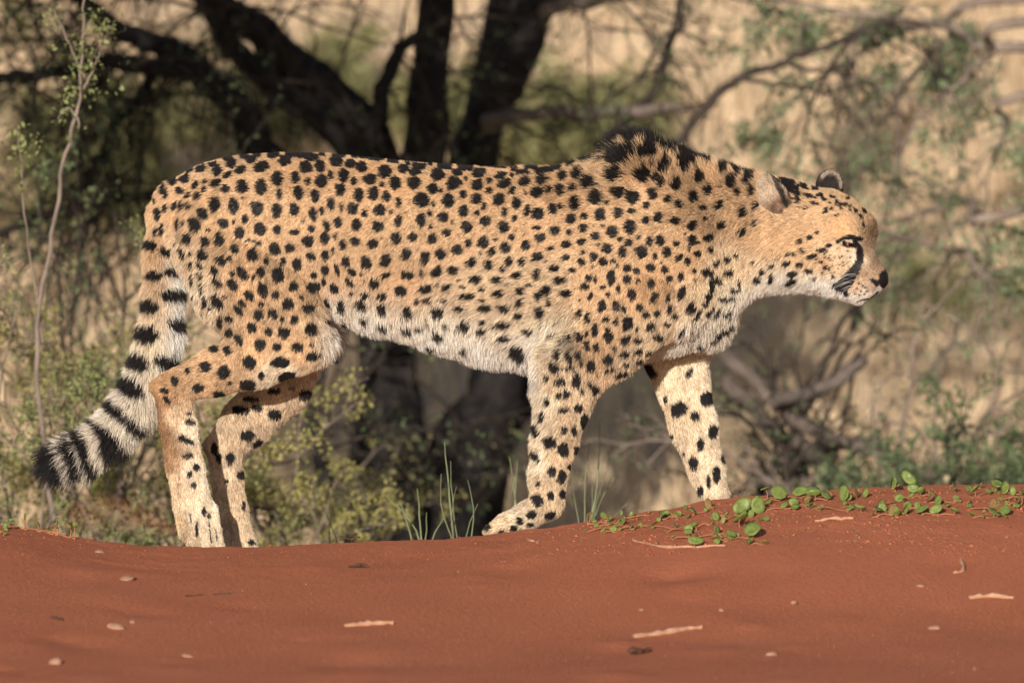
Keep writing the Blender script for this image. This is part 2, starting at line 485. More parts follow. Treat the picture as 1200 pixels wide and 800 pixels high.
# ------------------------------------------------------------------ cheetah: coat pattern
# spots read off the photograph, one block for each patch: origin px, scale, then cx cy a b [tilt]
SPOT_BLOCKS = [
(180, 160, .15, '''300 200 40 15 10;440 160 40 15 20;600 135 70 14 5;730 118 60 14;830 108 50 12;950 100 50 14;225 255 40 10 35;110 340 30 10 55;20 490 10 25;
170 320 35 25 45;305 240 32 20 30;380 243 42 30 25;478 192 35 20 20;622 213 45 32 20;778 172 52 30 20;852 238 58 38 15;955 148 50 20 5;255 315 38 42;508 265 38 46;
590 298 42 22 30;692 260 46 30 25;502 365 44 28 30;418 348 35 16 30;345 372 28 28;222 418 38 24;103 428 26 50;285 450 32 14 40;360 452 32 28 20;415 403 28 16 40;
567 405 34 30;700 385 46 54;845 395 42 60;970 325 40 56;990 450 20 40;38 598 25 52;98 550 22 35;172 535 40 18 60;225 537 16 36;282 533 34 28;487 520 40 58;630 540 38 60;
815 558 44 56;965 578 40 56;400 590 48 38 -45;328 668 44 60;435 712 22 18;550 675 42 34 -45;715 638 26 32;628 660 10 12;677 745 38 46;838 718 48 50;968 725 32 38;
200 665 14 52;245 655 12 25;30 720 18 32;75 710 20 40'''),
(200, 270, .15, '''140 48 35 40;280 70 38 38;388 55 40 55;545 22 38 36;705 5 42 30;838 5 30 25;975 10 40 22;100 150 50 20 -70;160 153 18 16;262 168 46 36 -40;510 132 36 36;
648 178 46 52;695 98 22 20;655 82 16 10;608 72 16 12;815 135 42 50;935 130 38 34;985 260 35 48;468 205 20 24;405 218 44 38 -40;238 240 42 20 -45;350 290 36 28 -40;
750 232 22 24;885 232 24 28;165 245 14 28;245 333 32 20 -55;185 360 12 45;370 388 56 22 -50;480 320 25 18;482 408 54 34 -50;563 318 62 38 -55;705 313 32 38;650 352 14 18;
838 335 48 56;957 422 36 40;720 452 56 38 -70;818 492 30 34;615 492 44 30 -40;433 500 22 12 -30;248 440 12 45;275 540 20 50;370 535 58 36 -55;318 580 18 22;560 558 38 24 -45;
530 612 58 26 -50;708 563 24 20;690 643 42 44;800 640 44 34 -60;920 562 46 50;965 682 32 34;875 678 14 26;385 700 24 48;458 672 34 28 -45;640 745 44 38 -50;768 775 32 36;
893 785 48 44;455 785 30 38'''),
(320, 160, .15, '''50 98 50 14;245 105 75 22;400 125 45 14;535 135 52 26;655 128 40 12;850 145 60 12;965 155 50 14;40 145 45 16;155 143 42 18;315 162 54 28;105 190 54 34;
268 240 48 46;382 235 40 40;510 200 50 36;615 218 42 28;725 172 40 20;815 183 45 18;705 243 50 36;880 278 56 42;955 198 48 22;52 320 50 56;182 320 32 42;280 350 20 30;
388 350 44 50;458 302 24 28;560 303 46 46;643 346 28 26;768 333 54 40;862 375 22 20;965 365 48 48;70 448 32 40;208 437 40 52;335 460 32 52;530 410 42 46;680 452 40 48;
790 442 44 48;895 465 32 40;38 575 42 54;170 567 38 46;318 608 32 54;463 520 34 48;390 572 16 38;632 557 42 46;728 595 22 34;845 567 46 40;935 585 16 16;540 545 12 45;
40 722 36 40;172 715 42 50;305 718 25 28;425 690 45 25 -70;518 663 32 48;658 682 38 44;825 697 44 42;990 655 28 42;240 655 10 14;990 510 20 42'''),
(340, 270, .15, '''30 5 40 22;145 78 44 44;275 52 32 46;360 42 12 30;418 105 28 42;513 83 36 36;653 97 46 40;838 55 40 46;965 45 36 34;12 130 26 34;162 195 34 32;278 187 32 42;
342 155 14 24;440 235 40 36 -45;603 245 50 42 -60;755 220 44 46;915 168 38 42;72 272 56 48 -45;272 300 32 46;368 295 52 18 -70;490 318 40 32 -30;183 342 28 24;25 423 36 38;
180 435 60 40;755 338 34 28;665 390 40 38;930 330 54 42;470 398 46 24 -40;262 390 20 34;345 445 44 30 -55;868 467 48 38;593 482 28 28;730 500 32 26 -40;10 560 24 48;
88 512 20 18;140 592 42 38;285 550 26 34;395 568 32 40;565 553 48 32 -45;722 580 40 30 -30;935 613 42 36 -30;38 682 34 34;268 682 18 28;322 700 18 46;572 655 28 32;
400 700 18 40;155 748 42 48;712 705 48 26 -40;900 733 46 26 -30;778 682 18 14;480 487 16 16'''),
(480, 270, .15, '''48 45 46 36;185 60 40 42;298 12 38 26;130 200 38 44;20 328 32 42;253 180 42 40;383 143 40 44;470 90 28 30;588 85 44 44;685 68 16 12;805 48 24 20;755 128 36 40;
660 157 24 34;915 110 36 36;895 235 26 34;105 298 20 16;118 335 12 14;232 308 44 40;365 298 42 34;505 240 40 44;637 260 34 38;790 230 28 36;750 290 28 28;867 343 36 36;
990 205 24 28;145 437 50 34;315 432 46 28;535 370 46 30;710 380 40 26;590 447 26 16;440 433 20 10;400 375 14 8;715 478 44 28;795 423 18 10;890 470 34 30;965 428 26 16;
80 533 28 20;157 527 34 20;287 525 40 14;475 503 54 28;590 537 24 10;230 602 58 38;18 618 28 42;410 602 38 22;607 595 50 28;760 592 40 26;883 555 26 26;870 643 36 28;
70 712 28 20;138 692 14 18;275 692 22 24;435 710 50 26;600 697 28 18;755 718 48 34;587 762 36 22;945 765 46 26;218 768 46 32'''),
(460, 160, .15, '''30 155 40 12;135 172 35 14;255 163 45 16;440 167 50 16;590 172 50 20;745 202 52 26;910 207 45 18;35 200 46 24;225 210 58 24;320 183 22 14;315 223 30 16;422 215 54 28;
588 225 62 30;862 248 56 24;975 262 34 18;100 255 46 30;188 278 48 28;368 300 54 38;525 285 40 24;690 285 54 32 10;860 310 54 22 10;948 310 22 14;40 368 48 48;178 362 54 44;
322 402 40 38;495 367 58 44;590 332 18 16;765 345 24 20;672 380 50 38 15;885 370 52 32 15;948 420 34 22 35;765 420 32 26 30;85 508 44 54;243 493 52 54;385 420 18 14;
445 497 50 48;560 453 30 30;665 485 42 40 30;845 493 50 46 40;982 520 34 44;325 525 18 22;728 545 20 26;668 592 24 20;560 577 40 44;402 625 42 40;232 647 40 48;72 660 44 42;
300 597 18 26;883 587 24 34;735 655 42 42;962 635 20 24;590 700 42 46;873 700 42 46;433 735 36 36;305 700 24 16 30;38 778 38 36;180 778 46 34;318 785 40 30;475 660 10 22;938 782 22 20'''),
(600, 140, .15, '''15 345 20 10;55 360 35 10;180 370 50 22;210 345 40 12;312 360 55 22;430 310 50 16 10;60 395 48 18;120 430 54 20;15 440 22 16;245 418 48 20;375 390 50 28;500 352 40 24;
635 330 78 70;425 448 38 32;540 438 46 42 40;122 497 50 28 20;258 478 46 30 20;322 472 18 12;22 552 26 24;215 572 48 38 20;310 550 32 26;400 553 40 42;498 538 34 26 25;
630 503 62 46 20;827 440 64 46;862 322 84 52;842 195 100 50 -20;950 110 60 60;62 648 56 46 50;120 570 10 14;128 705 46 22 65;210 733 48 44 40;328 692 34 46;400 672 22 24;
515 648 42 48;680 612 54 46 35;852 572 52 40;965 608 48 48;765 652 20 10;28 768 22 22;468 772 42 36;578 752 30 28;698 742 46 42;838 727 40 38;952 717 38 20;990 450 18 28'''),
(740, 140, .15, '''15 230 25 50;105 305 56 42;228 280 42 46;150 215 38 50;215 140 45 60;320 180 45 60;400 210 40 40;8 320 16 24;418 402 50 44;248 402 42 42;100 452 50 50;590 340 50 25;
540 260 40 40;480 285 40 30;725 420 36 42;710 325 40 35;860 340 30 40;790 498 44 40;928 465 34 38;845 575 28 24;950 565 26 30;540 470 40 38;355 528 42 38;195 470 26 24;
242 505 26 30;178 580 38 48;38 608 40 50;305 625 32 32;385 662 36 26 -25;498 607 36 48;610 550 40 34;575 690 30 22;705 662 42 32 25;892 713 32 36;985 670 16 28;125 675 24 32;
28 715 32 18;220 762 36 40;125 785 28 34;355 785 40 30;725 790 24 14;585 768 16 14;160 385 14 14'''),
(620, 250, .15, '''70 15 42 30;330 42 40 36;445 22 28 32;562 20 44 36;700 8 40 24;800 105 48 50;922 70 32 52;70 110 28 16;205 128 42 32;432 115 36 34;660 140 46 48;585 95 22 14;
322 143 24 22;525 178 36 32 20;92 188 46 30;8 238 14 24;720 198 24 18;790 222 28 28;865 185 18 16;945 215 28 34;300 237 40 30;415 222 34 26 20;178 265 30 18;78 332 44 34;
618 270 40 36;738 293 32 44;885 295 42 48;430 298 20 18;550 245 16 12;510 332 28 34;295 342 34 24;415 375 34 30;585 373 34 32;665 368 18 20;692 405 16 16;215 415 38 30;
345 440 26 22;768 423 32 36;842 443 26 30;955 415 40 36;85 475 30 40;265 518 40 34;645 498 34 62;768 510 34 36;470 497 28 26;522 510 12 32;855 515 20 18;952 538 30 38;
35 562 28 20;160 585 38 42;578 572 26 18;620 627 20 22;700 580 18 34;808 620 34 50;305 620 36 28;95 648 30 32;982 640 48 34 60;480 645 40 16 65;180 690 20 32;572 710 34 48;
685 705 28 44;745 735 22 26;865 718 30 32;105 760 36 44;435 565 30 30;990 325 20 26;910 775 28 26;405 770 20 34;465 785 22 22'''),
(750, 250, .15, '''150 35 36 40;283 70 42 46;420 92 38 32 30;515 35 14 14;648 80 40 32 20;812 130 38 26 20;908 70 16 22;815 5 26 12;165 207 34 36;78 215 26 32;290 230 24 18;
415 205 34 40;390 260 12 24;545 178 42 22 15;460 225 22 10;560 268 24 18;220 293 38 38;123 322 22 24;318 340 40 22 35;458 310 30 24;600 365 32 24 15;685 332 38 22 -15;
760 305 26 14;378 368 24 36;172 375 12 10;88 417 40 38;200 432 30 28 20;525 435 40 32;435 440 18 20;700 440 40 22;585 495 40 26;232 505 30 26 30;325 487 24 38;85 537 30 38;
555 560 18 40;332 605 52 26 70;118 642 40 44;228 645 22 34;535 625 22 26;730 570 30 22;780 535 14 40;930 500 36 26;972 440 16 30;240 728 22 38;138 760 28 24;45 778 30 26;
415 720 30 40;290 780 26 26;700 640 50 18;900 360 16 12;10 720 16 34'''),
(620, 360, .15, '''112 32 34 32;405 55 48 20 75;467 75 22 42;570 5 28 14;610 80 26 22;687 95 20 28;778 105 42 52;910 45 30 30;955 130 46 30 45;525 160 28 46;623 205 34 58;850 155 16 18;
460 190 14 18;405 220 28 40;335 230 18 36;200 190 44 32;25 168 40 22;762 240 46 26 30;870 240 38 20;460 288 24 36;532 303 22 34;668 310 18 18;355 308 12 12;270 262 12 20;
248 352 20 28;322 372 22 40;392 362 24 32;752 345 36 24;865 320 38 24 35;945 330 30 18;620 393 42 38;488 443 36 42;415 425 16 20;325 452 32 22;770 428 22 18;875 398 38 18 20;
200 445 36 50;668 460 28 16;610 478 24 18;735 500 60 24 10;243 560 48 30;375 545 36 58;148 525 14 28;485 580 22 26;525 622 38 38;300 658 30 34;415 635 16 24;240 662 24 26;
150 715 22 26;385 772 40 32;270 790 50 20;265 460 10 12;235 495 10 10;540 510 12 8;930 460 40 40'''),
(160, 380, .15, '''720 60 44 28 -65;805 112 50 28 -60;908 20 34 32;615 185 32 30;715 198 32 32;968 145 42 46;600 90 30 35;548 328 50 36 20;690 368 50 54;885 292 58 50 -45;405 358 24 22;
305 440 30 40;490 490 46 36;735 455 22 16;885 465 66 48 -10;985 388 26 30;232 512 36 22;240 580 36 22 -40;447 602 32 30;658 542 48 38;895 572 62 22;655 637 46 22 -10;
480 660 28 14 30;540 612 18 8;415 752 40 20 -15;405 685 20 10'''),
(270, 380, .15, '''172 20 34 30;300 38 30 32;430 52 50 46;628 25 44 44;240 147 46 48;367 163 34 34;530 165 46 36;635 138 18 16;400 290 76 50;640 232 58 36 20;255 388 32 28;
460 400 72 38 12;345 510 52 24 8;470 485 26 10;348 690 54 44;585 535 52 44;440 765 36 40;80 655 70 35;205 640 50 30;780 210 20 50'''),
(160, 500, .175, '''325 78 55 22 -25;340 183 38 18;398 262 22 26;355 305 22 24;380 380 18 24;250 560 18 42;448 555 14 30;745 45 44 38;815 98 38 32 30;628 195 30 46;705 310 40 28;
520 135 20 40;550 195 18 38;605 355 14 12;712 520 10 35;760 765 24 20;480 585 12 16;405 680 10 50'''),
(560, 470, .2125, '''360 75 14 32;465 62 38 36;548 38 28 44;478 150 14 20;530 152 16 28;330 150 18 34;400 217 38 30 -25;470 258 32 40;545 262 16 28;325 292 32 20 -40;407 377 24 28;
462 405 22 38;508 352 16 18;405 512 18 22;465 502 18 24;332 538 32 34;302 622 24 24;398 622 32 20 15;240 660 20 18;203 697 20 18;300 675 22 10;138 717 12 14;290 710 26 10;
340 450 10 20;590 100 22 44;485 548 12 26;235 728 20 8;495 450 8 20;60 685 18 26;25 718 14 14'''),
(380, 370, .2167, '''310 30 34 22 -40;440 45 30 20 -30;520 30 26 14;615 70 34 24;762 30 40 22;870 65 24 14;985 35 34 22;1115 70 30 22;985 110 28 18;
460 115 26 14;560 122 30 14;1055 180 40 34;750 140 20 20'''),
(740, 460, .175, '''320 100 62 48 45;425 145 30 34;500 30 45 45;545 250 32 52;460 335 24 42;418 460 30 44;568 540 24 58;515 590 14 46;460 650 22 40;605 425 14 34;350 398 8 20;665 695 14 30;
640 560 8 30;225 30 14 24;268 280 8 20'''),
(740, 330, .175, '''250 270 24 14;185 355 30 22;232 405 12 10;300 215 20 22;130 455 24 14;60 512 32 14;125 600 40 30;610 300 50 20 20;660 95 40 12;415 160 18 30;570 180 40 14 45;515 75 16 30;385 600 40 16 60'''),
(800, 140, .3248, '''430 437 10 8;463 425 10 10;488 408 6 6;470 492 19 8 22;505 470 14 7 22;530 455 12 6 20;437 470 10 8;410 480 8 5;385 482 10 6;378 514 14 10;347 496 8 5;330 520 10 7;
403 552 18 11;428 520 12 8;458 540 14 8;400 580 20 12;502 512 7 6;515 535 9 7;547 565 6 6;530 540 5 5;480 567 8 5;295 542 8 14;270 570 16 12;325 565 8 16;442 240 14 9;483 248 12 9;
457 275 13 8;503 272 10 6;475 302 9 6;515 290 9 5;520 328 8 11;542 322 7 6;548 283 10 4;560 298 8 8;573 308 8 8;590 310 8 6;420 270 8 30 ;265 372 8 12;628 335 12 6 -55;645 356 9 4 -60;
600 290 8 4;660 330 10 4 -45;655 385 9 3 -80;685 342 9 4 -50'''),
(0, 150, .375, '''478 357 16 18;452 418 16 20;485 450 20 16;440 500 15 18;474 543 24 18;470 628 28 24;443 712 32 24 -25;545 592 30 22 -20;515 705 28 26;530 510 26 16;435 570 10 14;
425 640 14 20;460 315 10 18;520 375 20 14;530 435 20 14'''),
(0, 380, .375, '''418 178 38 28 -35'''),
]
bvh = BVHTree.FromPolygons([tuple(v) for v in BV], [tuple(int(i) for i in f) for f in BF])
def shoot(px, py, mirror=False):
    d = FWD + np.array([1.0, 0, 0]) * ((px - 600) / FPX) + UPV * ((400 - py) / FPX)
    o = CAM.copy()
    if mirror:                       # the same place on the far flank
        q = P(px, py, 0); o = np.array([q[0], 3.0, q[2]]); d = np.array([0, -1.0, 0])
    h = bvh.ray_cast(Vector(o), Vector(d).normalized())
    return (np.array(h[0]), np.array(h[1])) if h[0] is not None else (None, None)

SPOTS = []           # x, y, z, semi-axis a, b, cos, sin, weight
seen = []
for ox, oy, sc, txt in SPOT_BLOCKS:
    for it in txt.replace('\n', '').split(';'):
        v = [float(t) for t in it.split()]
        if len(v) < 4: continue
        px, py, a, b = ox + v[0] * sc, oy + v[1] * sc, v[2] * sc, v[3] * sc
        if any((px - q[0]) ** 2 + (py - q[1]) ** 2 < (0.75 * max(q[2], 3)) ** 2 for q in seen): continue
        seen.append((px, py, max(a, b)))
        if b <= 2.6 and py < 215 and px < 720: a *= .62
        tilt = R(v[4]) if len(v) > 4 else 0.0
        for mir in (False, True):
            if mir and (px > 880 or py > 400): continue
            for nudge in (0, 3, 6):
                p, n = shoot(px, py + nudge, mir)
                if p is not None: break
            if p is None: continue
            SPOTS.append((*p, max(a, 1.2) / PXM, max(b, 1.2) / PXM, math.cos(tilt), math.sin(tilt), 1.0))
# dark tear stripe from the eye to the mouth, eye line
def stripe(pts, w):
    pts = [(800 + x * .3248, 140 + y * .3248) for x, y in pts]
    for i in range(len(pts) - 1):
        a, b = pts[i], pts[i + 1]; n = max(2, int(math.hypot(b[0] - a[0], b[1] - a[1]) / 1.5))
        for k in range(n):
            t = k / n; ww = (w[i] + (w[i + 1] - w[i]) * t) * .3248 / PXM
            p, _ = shoot(a[0] + (b[0] - a[0]) * t, a[1] + (b[1] - a[1]) * t)
            if p is not None: SPOTS.append((*p, ww, ww, 1, 0, 1.0))
stripe([(560, 442), (585, 428), (612, 424), (640, 432), (652, 434)], [5, 6, 7, 7, 3])
stripe([(585, 440), (610, 452), (632, 455)], [5, 6, 8])
stripe([(625, 440), (640, 475), (640, 510), (622, 545), (603, 572), (580, 600)], [7, 10, 13, 17, 22, 24])
stripe([(555, 590), (575, 605), (595, 625)], [9, 14, 9])
stripe([(705, 622), (690, 636), (672, 645), (650, 650), (625, 651)], [3, 2.5, 2, 1.5, 1])
for wx, wy in ((640, 590), (650, 600), (632, 608), (645, 617), (660, 605), (625, 625), (640, 632), (668, 618), (655, 628)): stripe([(wx, wy), (wx + 2, wy)], [3, 3])
stripe([(405, 250), (395, 215), (385, 195)], [9, 16, 14])
stripe([(360, 205), (375, 225), (392, 255)], [10, 14, 8])
stripe([(684, 578), (694, 586), (704, 596)], [6, 9, 9])
def line_px(pts, w):
    stripe([((x - 800) / .3248, (y - 140) / .3248) for x, y in pts], [w / .3248] * len(pts))
for l_ in ([(830, 346), (826, 356)], [(822, 360), (815, 372)], [(843, 344), (858, 347)], [(846, 384), (858, 376)], [(836, 394), (845, 388)], [(803, 382), (797, 390)], [(836, 356), (828, 366)], [(812, 352), (806, 362)], [(850, 364), (858, 362)], [(820, 398), (828, 404)]): line_px(l_, 2.0)
for l_ in ([(230, 612), (231, 628)], [(243, 606), (247, 634)], [(222, 600), (224, 612)], [(252, 618), (254, 634)]): line_px(l_, .6)  # hind toe creases: their shade painted as thin dark lines
rs = np.random.default_rng(3)
for _ in range(52):
    x, y = rs.uniform(922, 1000), rs.uniform(212, 262)
    if y < 206 + (x - 922) * .42 or y > 240 + (x - 922) * .25: continue
    p, _n = shoot(x, y)
    if p is not None: SPOTS.append((*p, rs.uniform(1.0, 2.2) / PXM, rs.uniform(.8, 1.5) / PXM, math.cos(-.4), math.sin(-.4), 1.0))
for _ in range(45):
    x, y = rs.uniform(955, 1000), rs.uniform(290, 322)
    p, _n = shoot(x, y)
    if p is not None: SPOTS.append((*p, rs.uniform(.7, 1.3) / PXM, rs.uniform(.7, 1.2) / PXM, 1, 0, rs.uniform(.4, .9)))
SPOTS = np.array(SPOTS, np.float32)
# freckles between the big spots
frk = []
while len(frk) < 170:
    px, py = random.uniform(205, 880), random.uniform(190, 410)
    if any((px - q[0]) ** 2 + (py - q[1]) ** 2 < (q[2] + 5) ** 2 for q in seen): continue
    p, n = shoot(px, py)
    if p is not None:
        r = random.uniform(.9, 2.0) / PXM
        frk.append((*p, r, r * random.uniform(.7, 1.4), 1, 0, random.uniform(.25, .6))); seen.append((px, py, 3))
SPOTS = np.concatenate([SPOTS, np.array(frk, np.float32)])

TAILP = np.array([P(a[0], a[1], a[2]) for a in TAIL]); TSEG = np.linalg.norm(np.diff(TAILP, axis=0), axis=1); TCUM = np.concatenate([[0], np.cumsum(TSEG)])
def tail_param(q):
    best = np.full(len(q), 9.0); s = np.zeros(len(q)); tg = np.zeros((len(q), 3))
    for i in range(len(TAILP) - 1):
        e = TAILP[i + 1] - TAILP[i]; t = np.clip(((q - TAILP[i]) @ e) / (e @ e), 0, 1)
        d = np.linalg.norm(q - TAILP[i] - t[:, None] * e, axis=1)
        m_ = d < best
        best[m_] = d[m_]; s[m_] = (TCUM[i] + t * TSEG[i])[m_]; tg[m_] = e / TSEG[i]
    return s, tg
def tail_s(px, py):
    return float(tail_param(np.array([P(px, py, -.02)]))[0][0])
BANDS = [(tail_s(143, 482) - .010, .0115), (tail_s(121, 512) - .014, .0115), (tail_s(96, 528) - .016, .0105), (tail_s(80, 535) - .020, .0065)]
TIP = tail_s(64, 541) - .013

def darkness(q, part, sharp=0.13):
    """0..1 black of the coat at points q"""
    out = np.zeros(len(q), np.float32)
    wob = 1 + 0.10 * vnoise(q, 260, 2) + 0.07 * vnoise(q, 600, 3)
    order = np.argsort(q[:, 0]); qs = q[order].astype(np.float32); res = np.zeros(len(q), np.float32); wb = wob[order].astype(np.float32)
    xs = qs[:, 0]
    for x, y, z, a, b, c, s, w in SPOTS:
        r = max(a, b) * 1.5 + .001
        i0, i1 = np.searchsorted(xs, (x - r, x + r))
        if i1 <= i0: continue
        d = qs[i0:i1] - np.array((x, y, z), np.float32)
        u = d[:, 0] * c + d[:, 2] * s; v = -d[:, 0] * s + d[:, 2] * c
        g = np.sqrt((u / (a * 1.02 + .0004)) ** 2 + (v / (b * 1.02 + .0004)) ** 2) * wb[i0:i1]
        g = np.where(np.abs(d[:, 1]) < 0.009 + .6 * r, g, 9)
        k = 1 - sstep(1.0 - sharp, 1.0 + sharp, g)
        res[i0:i1] = np.maximum(res[i0:i1], k * w)
    out[order] = res
    t = part == GROUPS.index('tail')
    if t.any():
        s, _ = tail_param(q[t]); sn = s + 0.005 * vnoise(q[t], 90, 4)
        o = out[t]
        for c, hw in BANDS: o = np.maximum(o, 1 - sstep(hw * .8, hw * 1.25, np.abs(sn - c)))
        o = np.maximum(o, sstep(TIP - .014, TIP - .004, sn))
        out[t] = o
    return out

# control points over the side of the animal: px, py, colour, fur length (mm), flow (dx, dy in the picture), lift
TAN, GOLD, PALE, CREAM, WHITE, BROWN, MUZ = (.66, .455, .275), (.61, .395, .22), (.77, .60, .42), (.86, .735, .575), (.88, .84, .78), (.30, .17, .09), (.62, .44, .29)
CTRL = [
(205, 225, TAN, 13, -.9, .5, 0.34), (260, 195, TAN, 12, -1, .25, 0.34), (350, 185, GOLD, 12, -1, .2, 0.34), (450, 195, GOLD, 12, -1, .3, 0.34), (560, 200, GOLD, 12, -1, .3, 0.34), (650, 200, GOLD, 14, -1, .2, 0.39),
(260, 260, TAN, 10, -.5, .8, 0.29), (330, 260, TAN, 10, -.8, .6, 0.29), (430, 260, TAN, 12, -.8, .7, 0.32), (530, 265, TAN, 12, -.8, .7, 0.32), (630, 260, TAN, 12, -.9, .5, 0.32), (710, 260, TAN, 12, -1, .15, 0.29),
(220, 300, PALE, 16, -.4, .9, 0.47), (230, 345, CREAM, 16, -.2, 1, 0.52), (290, 330, TAN, 9, -.2, 1, 0.26), (350, 340, TAN, 9, 0, 1, 0.26), (400, 330, TAN, 12, -.2, 1, 0.34), (470, 335, TAN, 13, -.7, .7, 0.34), (560, 335, PALE, 14, -.9, .3, 0.34), (640, 330, PALE, 15, -1, .1, 0.34),
(700, 330, TAN, 10, -.4, .8, 0.26), (760, 330, GOLD, 9, -.1, 1, 0.26), (400, 372, PALE, 18, .1, 1, 0.52), (460, 380, PALE, 23, .2, 1, 0.70), (520, 390, CREAM, 25, .1, 1, 0.70), (600, 385, PALE, 16, -.6, .5, 0.47), (650, 390, CREAM, 23, -.7, .5, 0.70),
(430, 398, WHITE, 27, .35, 1, 0.80), (500, 412, WHITE, 28, .35, 1, 0.80), (560, 425, WHITE, 31, .3, 1, 0.80), (620, 432, WHITE, 28, .1, 1, 0.80), (400, 388, WHITE, 38, .2, 1, 0.90),
(745, 175, TAN, 34, -.5, -.7, 1.70), (700, 190, TAN, 22, -.9, -.1, .7), (790, 178, TAN, 28, -.7, -.5, 1.6), (840, 192, TAN, 22, -.9, -.3, 1.3), (890, 205, TAN, 17, -.9, -.2, 1.0),
(760, 230, TAN, 13, -1, 0, 0.34), (830, 240, TAN, 14, -.9, .3, 0.34), (880, 260, TAN, 14, -.8, .5, 0.39), (800, 290, TAN, 12, -.8, .6, 0.32), (850, 300, PALE, 15, -.6, .8, 0.47), (880, 320, PALE, 14, -.5, .9, .4),
(860, 340, CREAM, 16, -.3, 1, .45), (820, 350, PALE, 14, -.4, .9, .4), (845, 375, CREAM, 19, -.2, 1, .5), (815, 395, CREAM, 18, -.3, 1, .45), (780, 385, PALE, 13, -.5, .8, .35), (740, 420, PALE, 14, -.5, .8, .35),
(700, 400, TAN, 10, -.4, .9, 0.29), (650, 430, PALE, 13, -.2, 1, 0.34), (670, 480, PALE, 9, -.2, 1, 0.32), (635, 480, CREAM, 14, -.5, .8, 0.49), (655, 530, PALE, 8, -.1, 1, 0.29), (628, 530, CREAM, 13, -.5, .8, 0.49), (650, 580, PALE, 7, -.2, 1, 0.29), (600, 612, PALE, 6, -.8, .5, 0.24), (570, 620, PALE, 5, -.9, .4, 0.24), (605, 600, CREAM, 8, -.8, .2, 0.44),
(300, 400, TAN, 8, -.3, 1, 0.24), (350, 400, TAN, 8, -.2, 1, 0.24), (250, 430, TAN, 7, -.9, .5, 0.24), (190, 450, GOLD, 7, -.9, .4, 0.29), (180, 466, BROWN, 7, -.1, 1, .29), (180, 480, BROWN, 7, -.1, 1, .29), (186, 498, BROWN, 7, -.1, 1, .29), (192, 465, (.5, .3, .17), 7, -.1, 1, .3), (205, 480, PALE, 6, 0, 1, 0.26), (225, 495, CREAM, 7, 0, 1, 0.26), (184, 488, BROWN, 8, -.1, 1, .3), (188, 505, BROWN, 8, -.1, 1, .3), (198, 540, (.45, .28, .16), 8, -.1, 1, .3), (192, 520, (.40, .24, .13), 7, -.1, 1, 0.29), (202, 555, PALE, 7, 0, 1, 0.32), (225, 550, CREAM, 6, .05, 1, 0.26), (235, 600, CREAM, 6, .1, 1, 0.26), (215, 610, PALE, 6, 0, 1, 0.29), (330, 435, CREAM, 8, -.8, .5, 0.29),  # back of the hock: brown stain plus shade painted into the colour
]
FARCOL = {'fhind': np.array((.80, .64, .47)), 'ffore': np.array((.84, .70, .53))}
HEADC = [
(930, 225, TAN, 7, -1, 0, .3), (970, 235, TAN, 6, -1, -.1, .35), (1010, 245, TAN, 8, -.6, -.6, .6), (1028, 265, (.30, .19, .11), 9, -.1, -.9, .7), (960, 265, TAN, 6, -.9, .25, .3), (985, 262, (.70, .45, .25), 5, -.8, -.3, .35), (930, 280, TAN, 9, -.8, .5, .35), (905, 280, TAN, 12, -.8, .5, .4),  # dark brow edge: its shading is painted into the fur colour
(1015, 290, (.48, .34, .22), 5, -.2, -1, .4), (1025, 305, (.34, .235, .155), 5, -.3, -.9, .35), (1030, 312, (.40, .26, .16), 4, -.3, -.9, .3), (1012, 315, (.46, .32, .21), 5, -.8, .2, .35), (1000, 325, (.64, .46, .31), 6, -.8, .4, .4), (985, 305, PALE, 6, -.8, .5, .35), (1004, 298, CREAM, 4, -.6, .6, .3), (1020, 330, (.48, .35, .25), 4, -.7, .5, .35), (965, 300, TAN, 6, -.8, .5, .3), (940, 305, TAN, 9, -.8, .6, .35), (975, 290, PALE, 4, -.8, .4, .28),  # tan-brown nose bridge and muzzle front, darkened further as painted shade
(915, 330, WHITE, 17, -.5, .9, .45), (945, 330, WHITE, 14, -.4, .9, .45), (940, 320, CREAM, 12, -.6, .8, .4), (970, 335, WHITE, 12, -.3, 1, .45), (985, 345, WHITE, 9, -.2, 1, .45), (1005, 352, WHITE, 7, -.1, 1, .45), (1022, 344, WHITE, 4, -.5, .8, .3), (1012, 340, (.75, .62, .50), 4, -.7, .6, .3), (895, 330, WHITE, 20, -.4, .9, .45), (895, 305, PALE, 15, -.6, .8, .4), (1028, 338, (.70, .58, .48), 2.5, -.5, .8, .25),
]
def idw(q, ctrl, pw=3.0):
    C = np.array([P(c[0], c[1], 0)[[0, 2]] for c in ctrl], np.float32)
    A = np.array([[*c[2], c[3] / 1000, c[4], -c[5], c[6]] for c in ctrl], np.float32)
    out = np.zeros((len(q), 7), np.float32)
    for i in range(0, len(q), 40000):
        d = ((q[i:i + 40000, None, [0, 2]].astype(np.float32) - C) ** 2).sum(-1) + 1e-5
        w = d ** (-pw / 2 - .5); w /= w.sum(1)[:, None]
        out[i:i + 40000] = w @ A
    return out

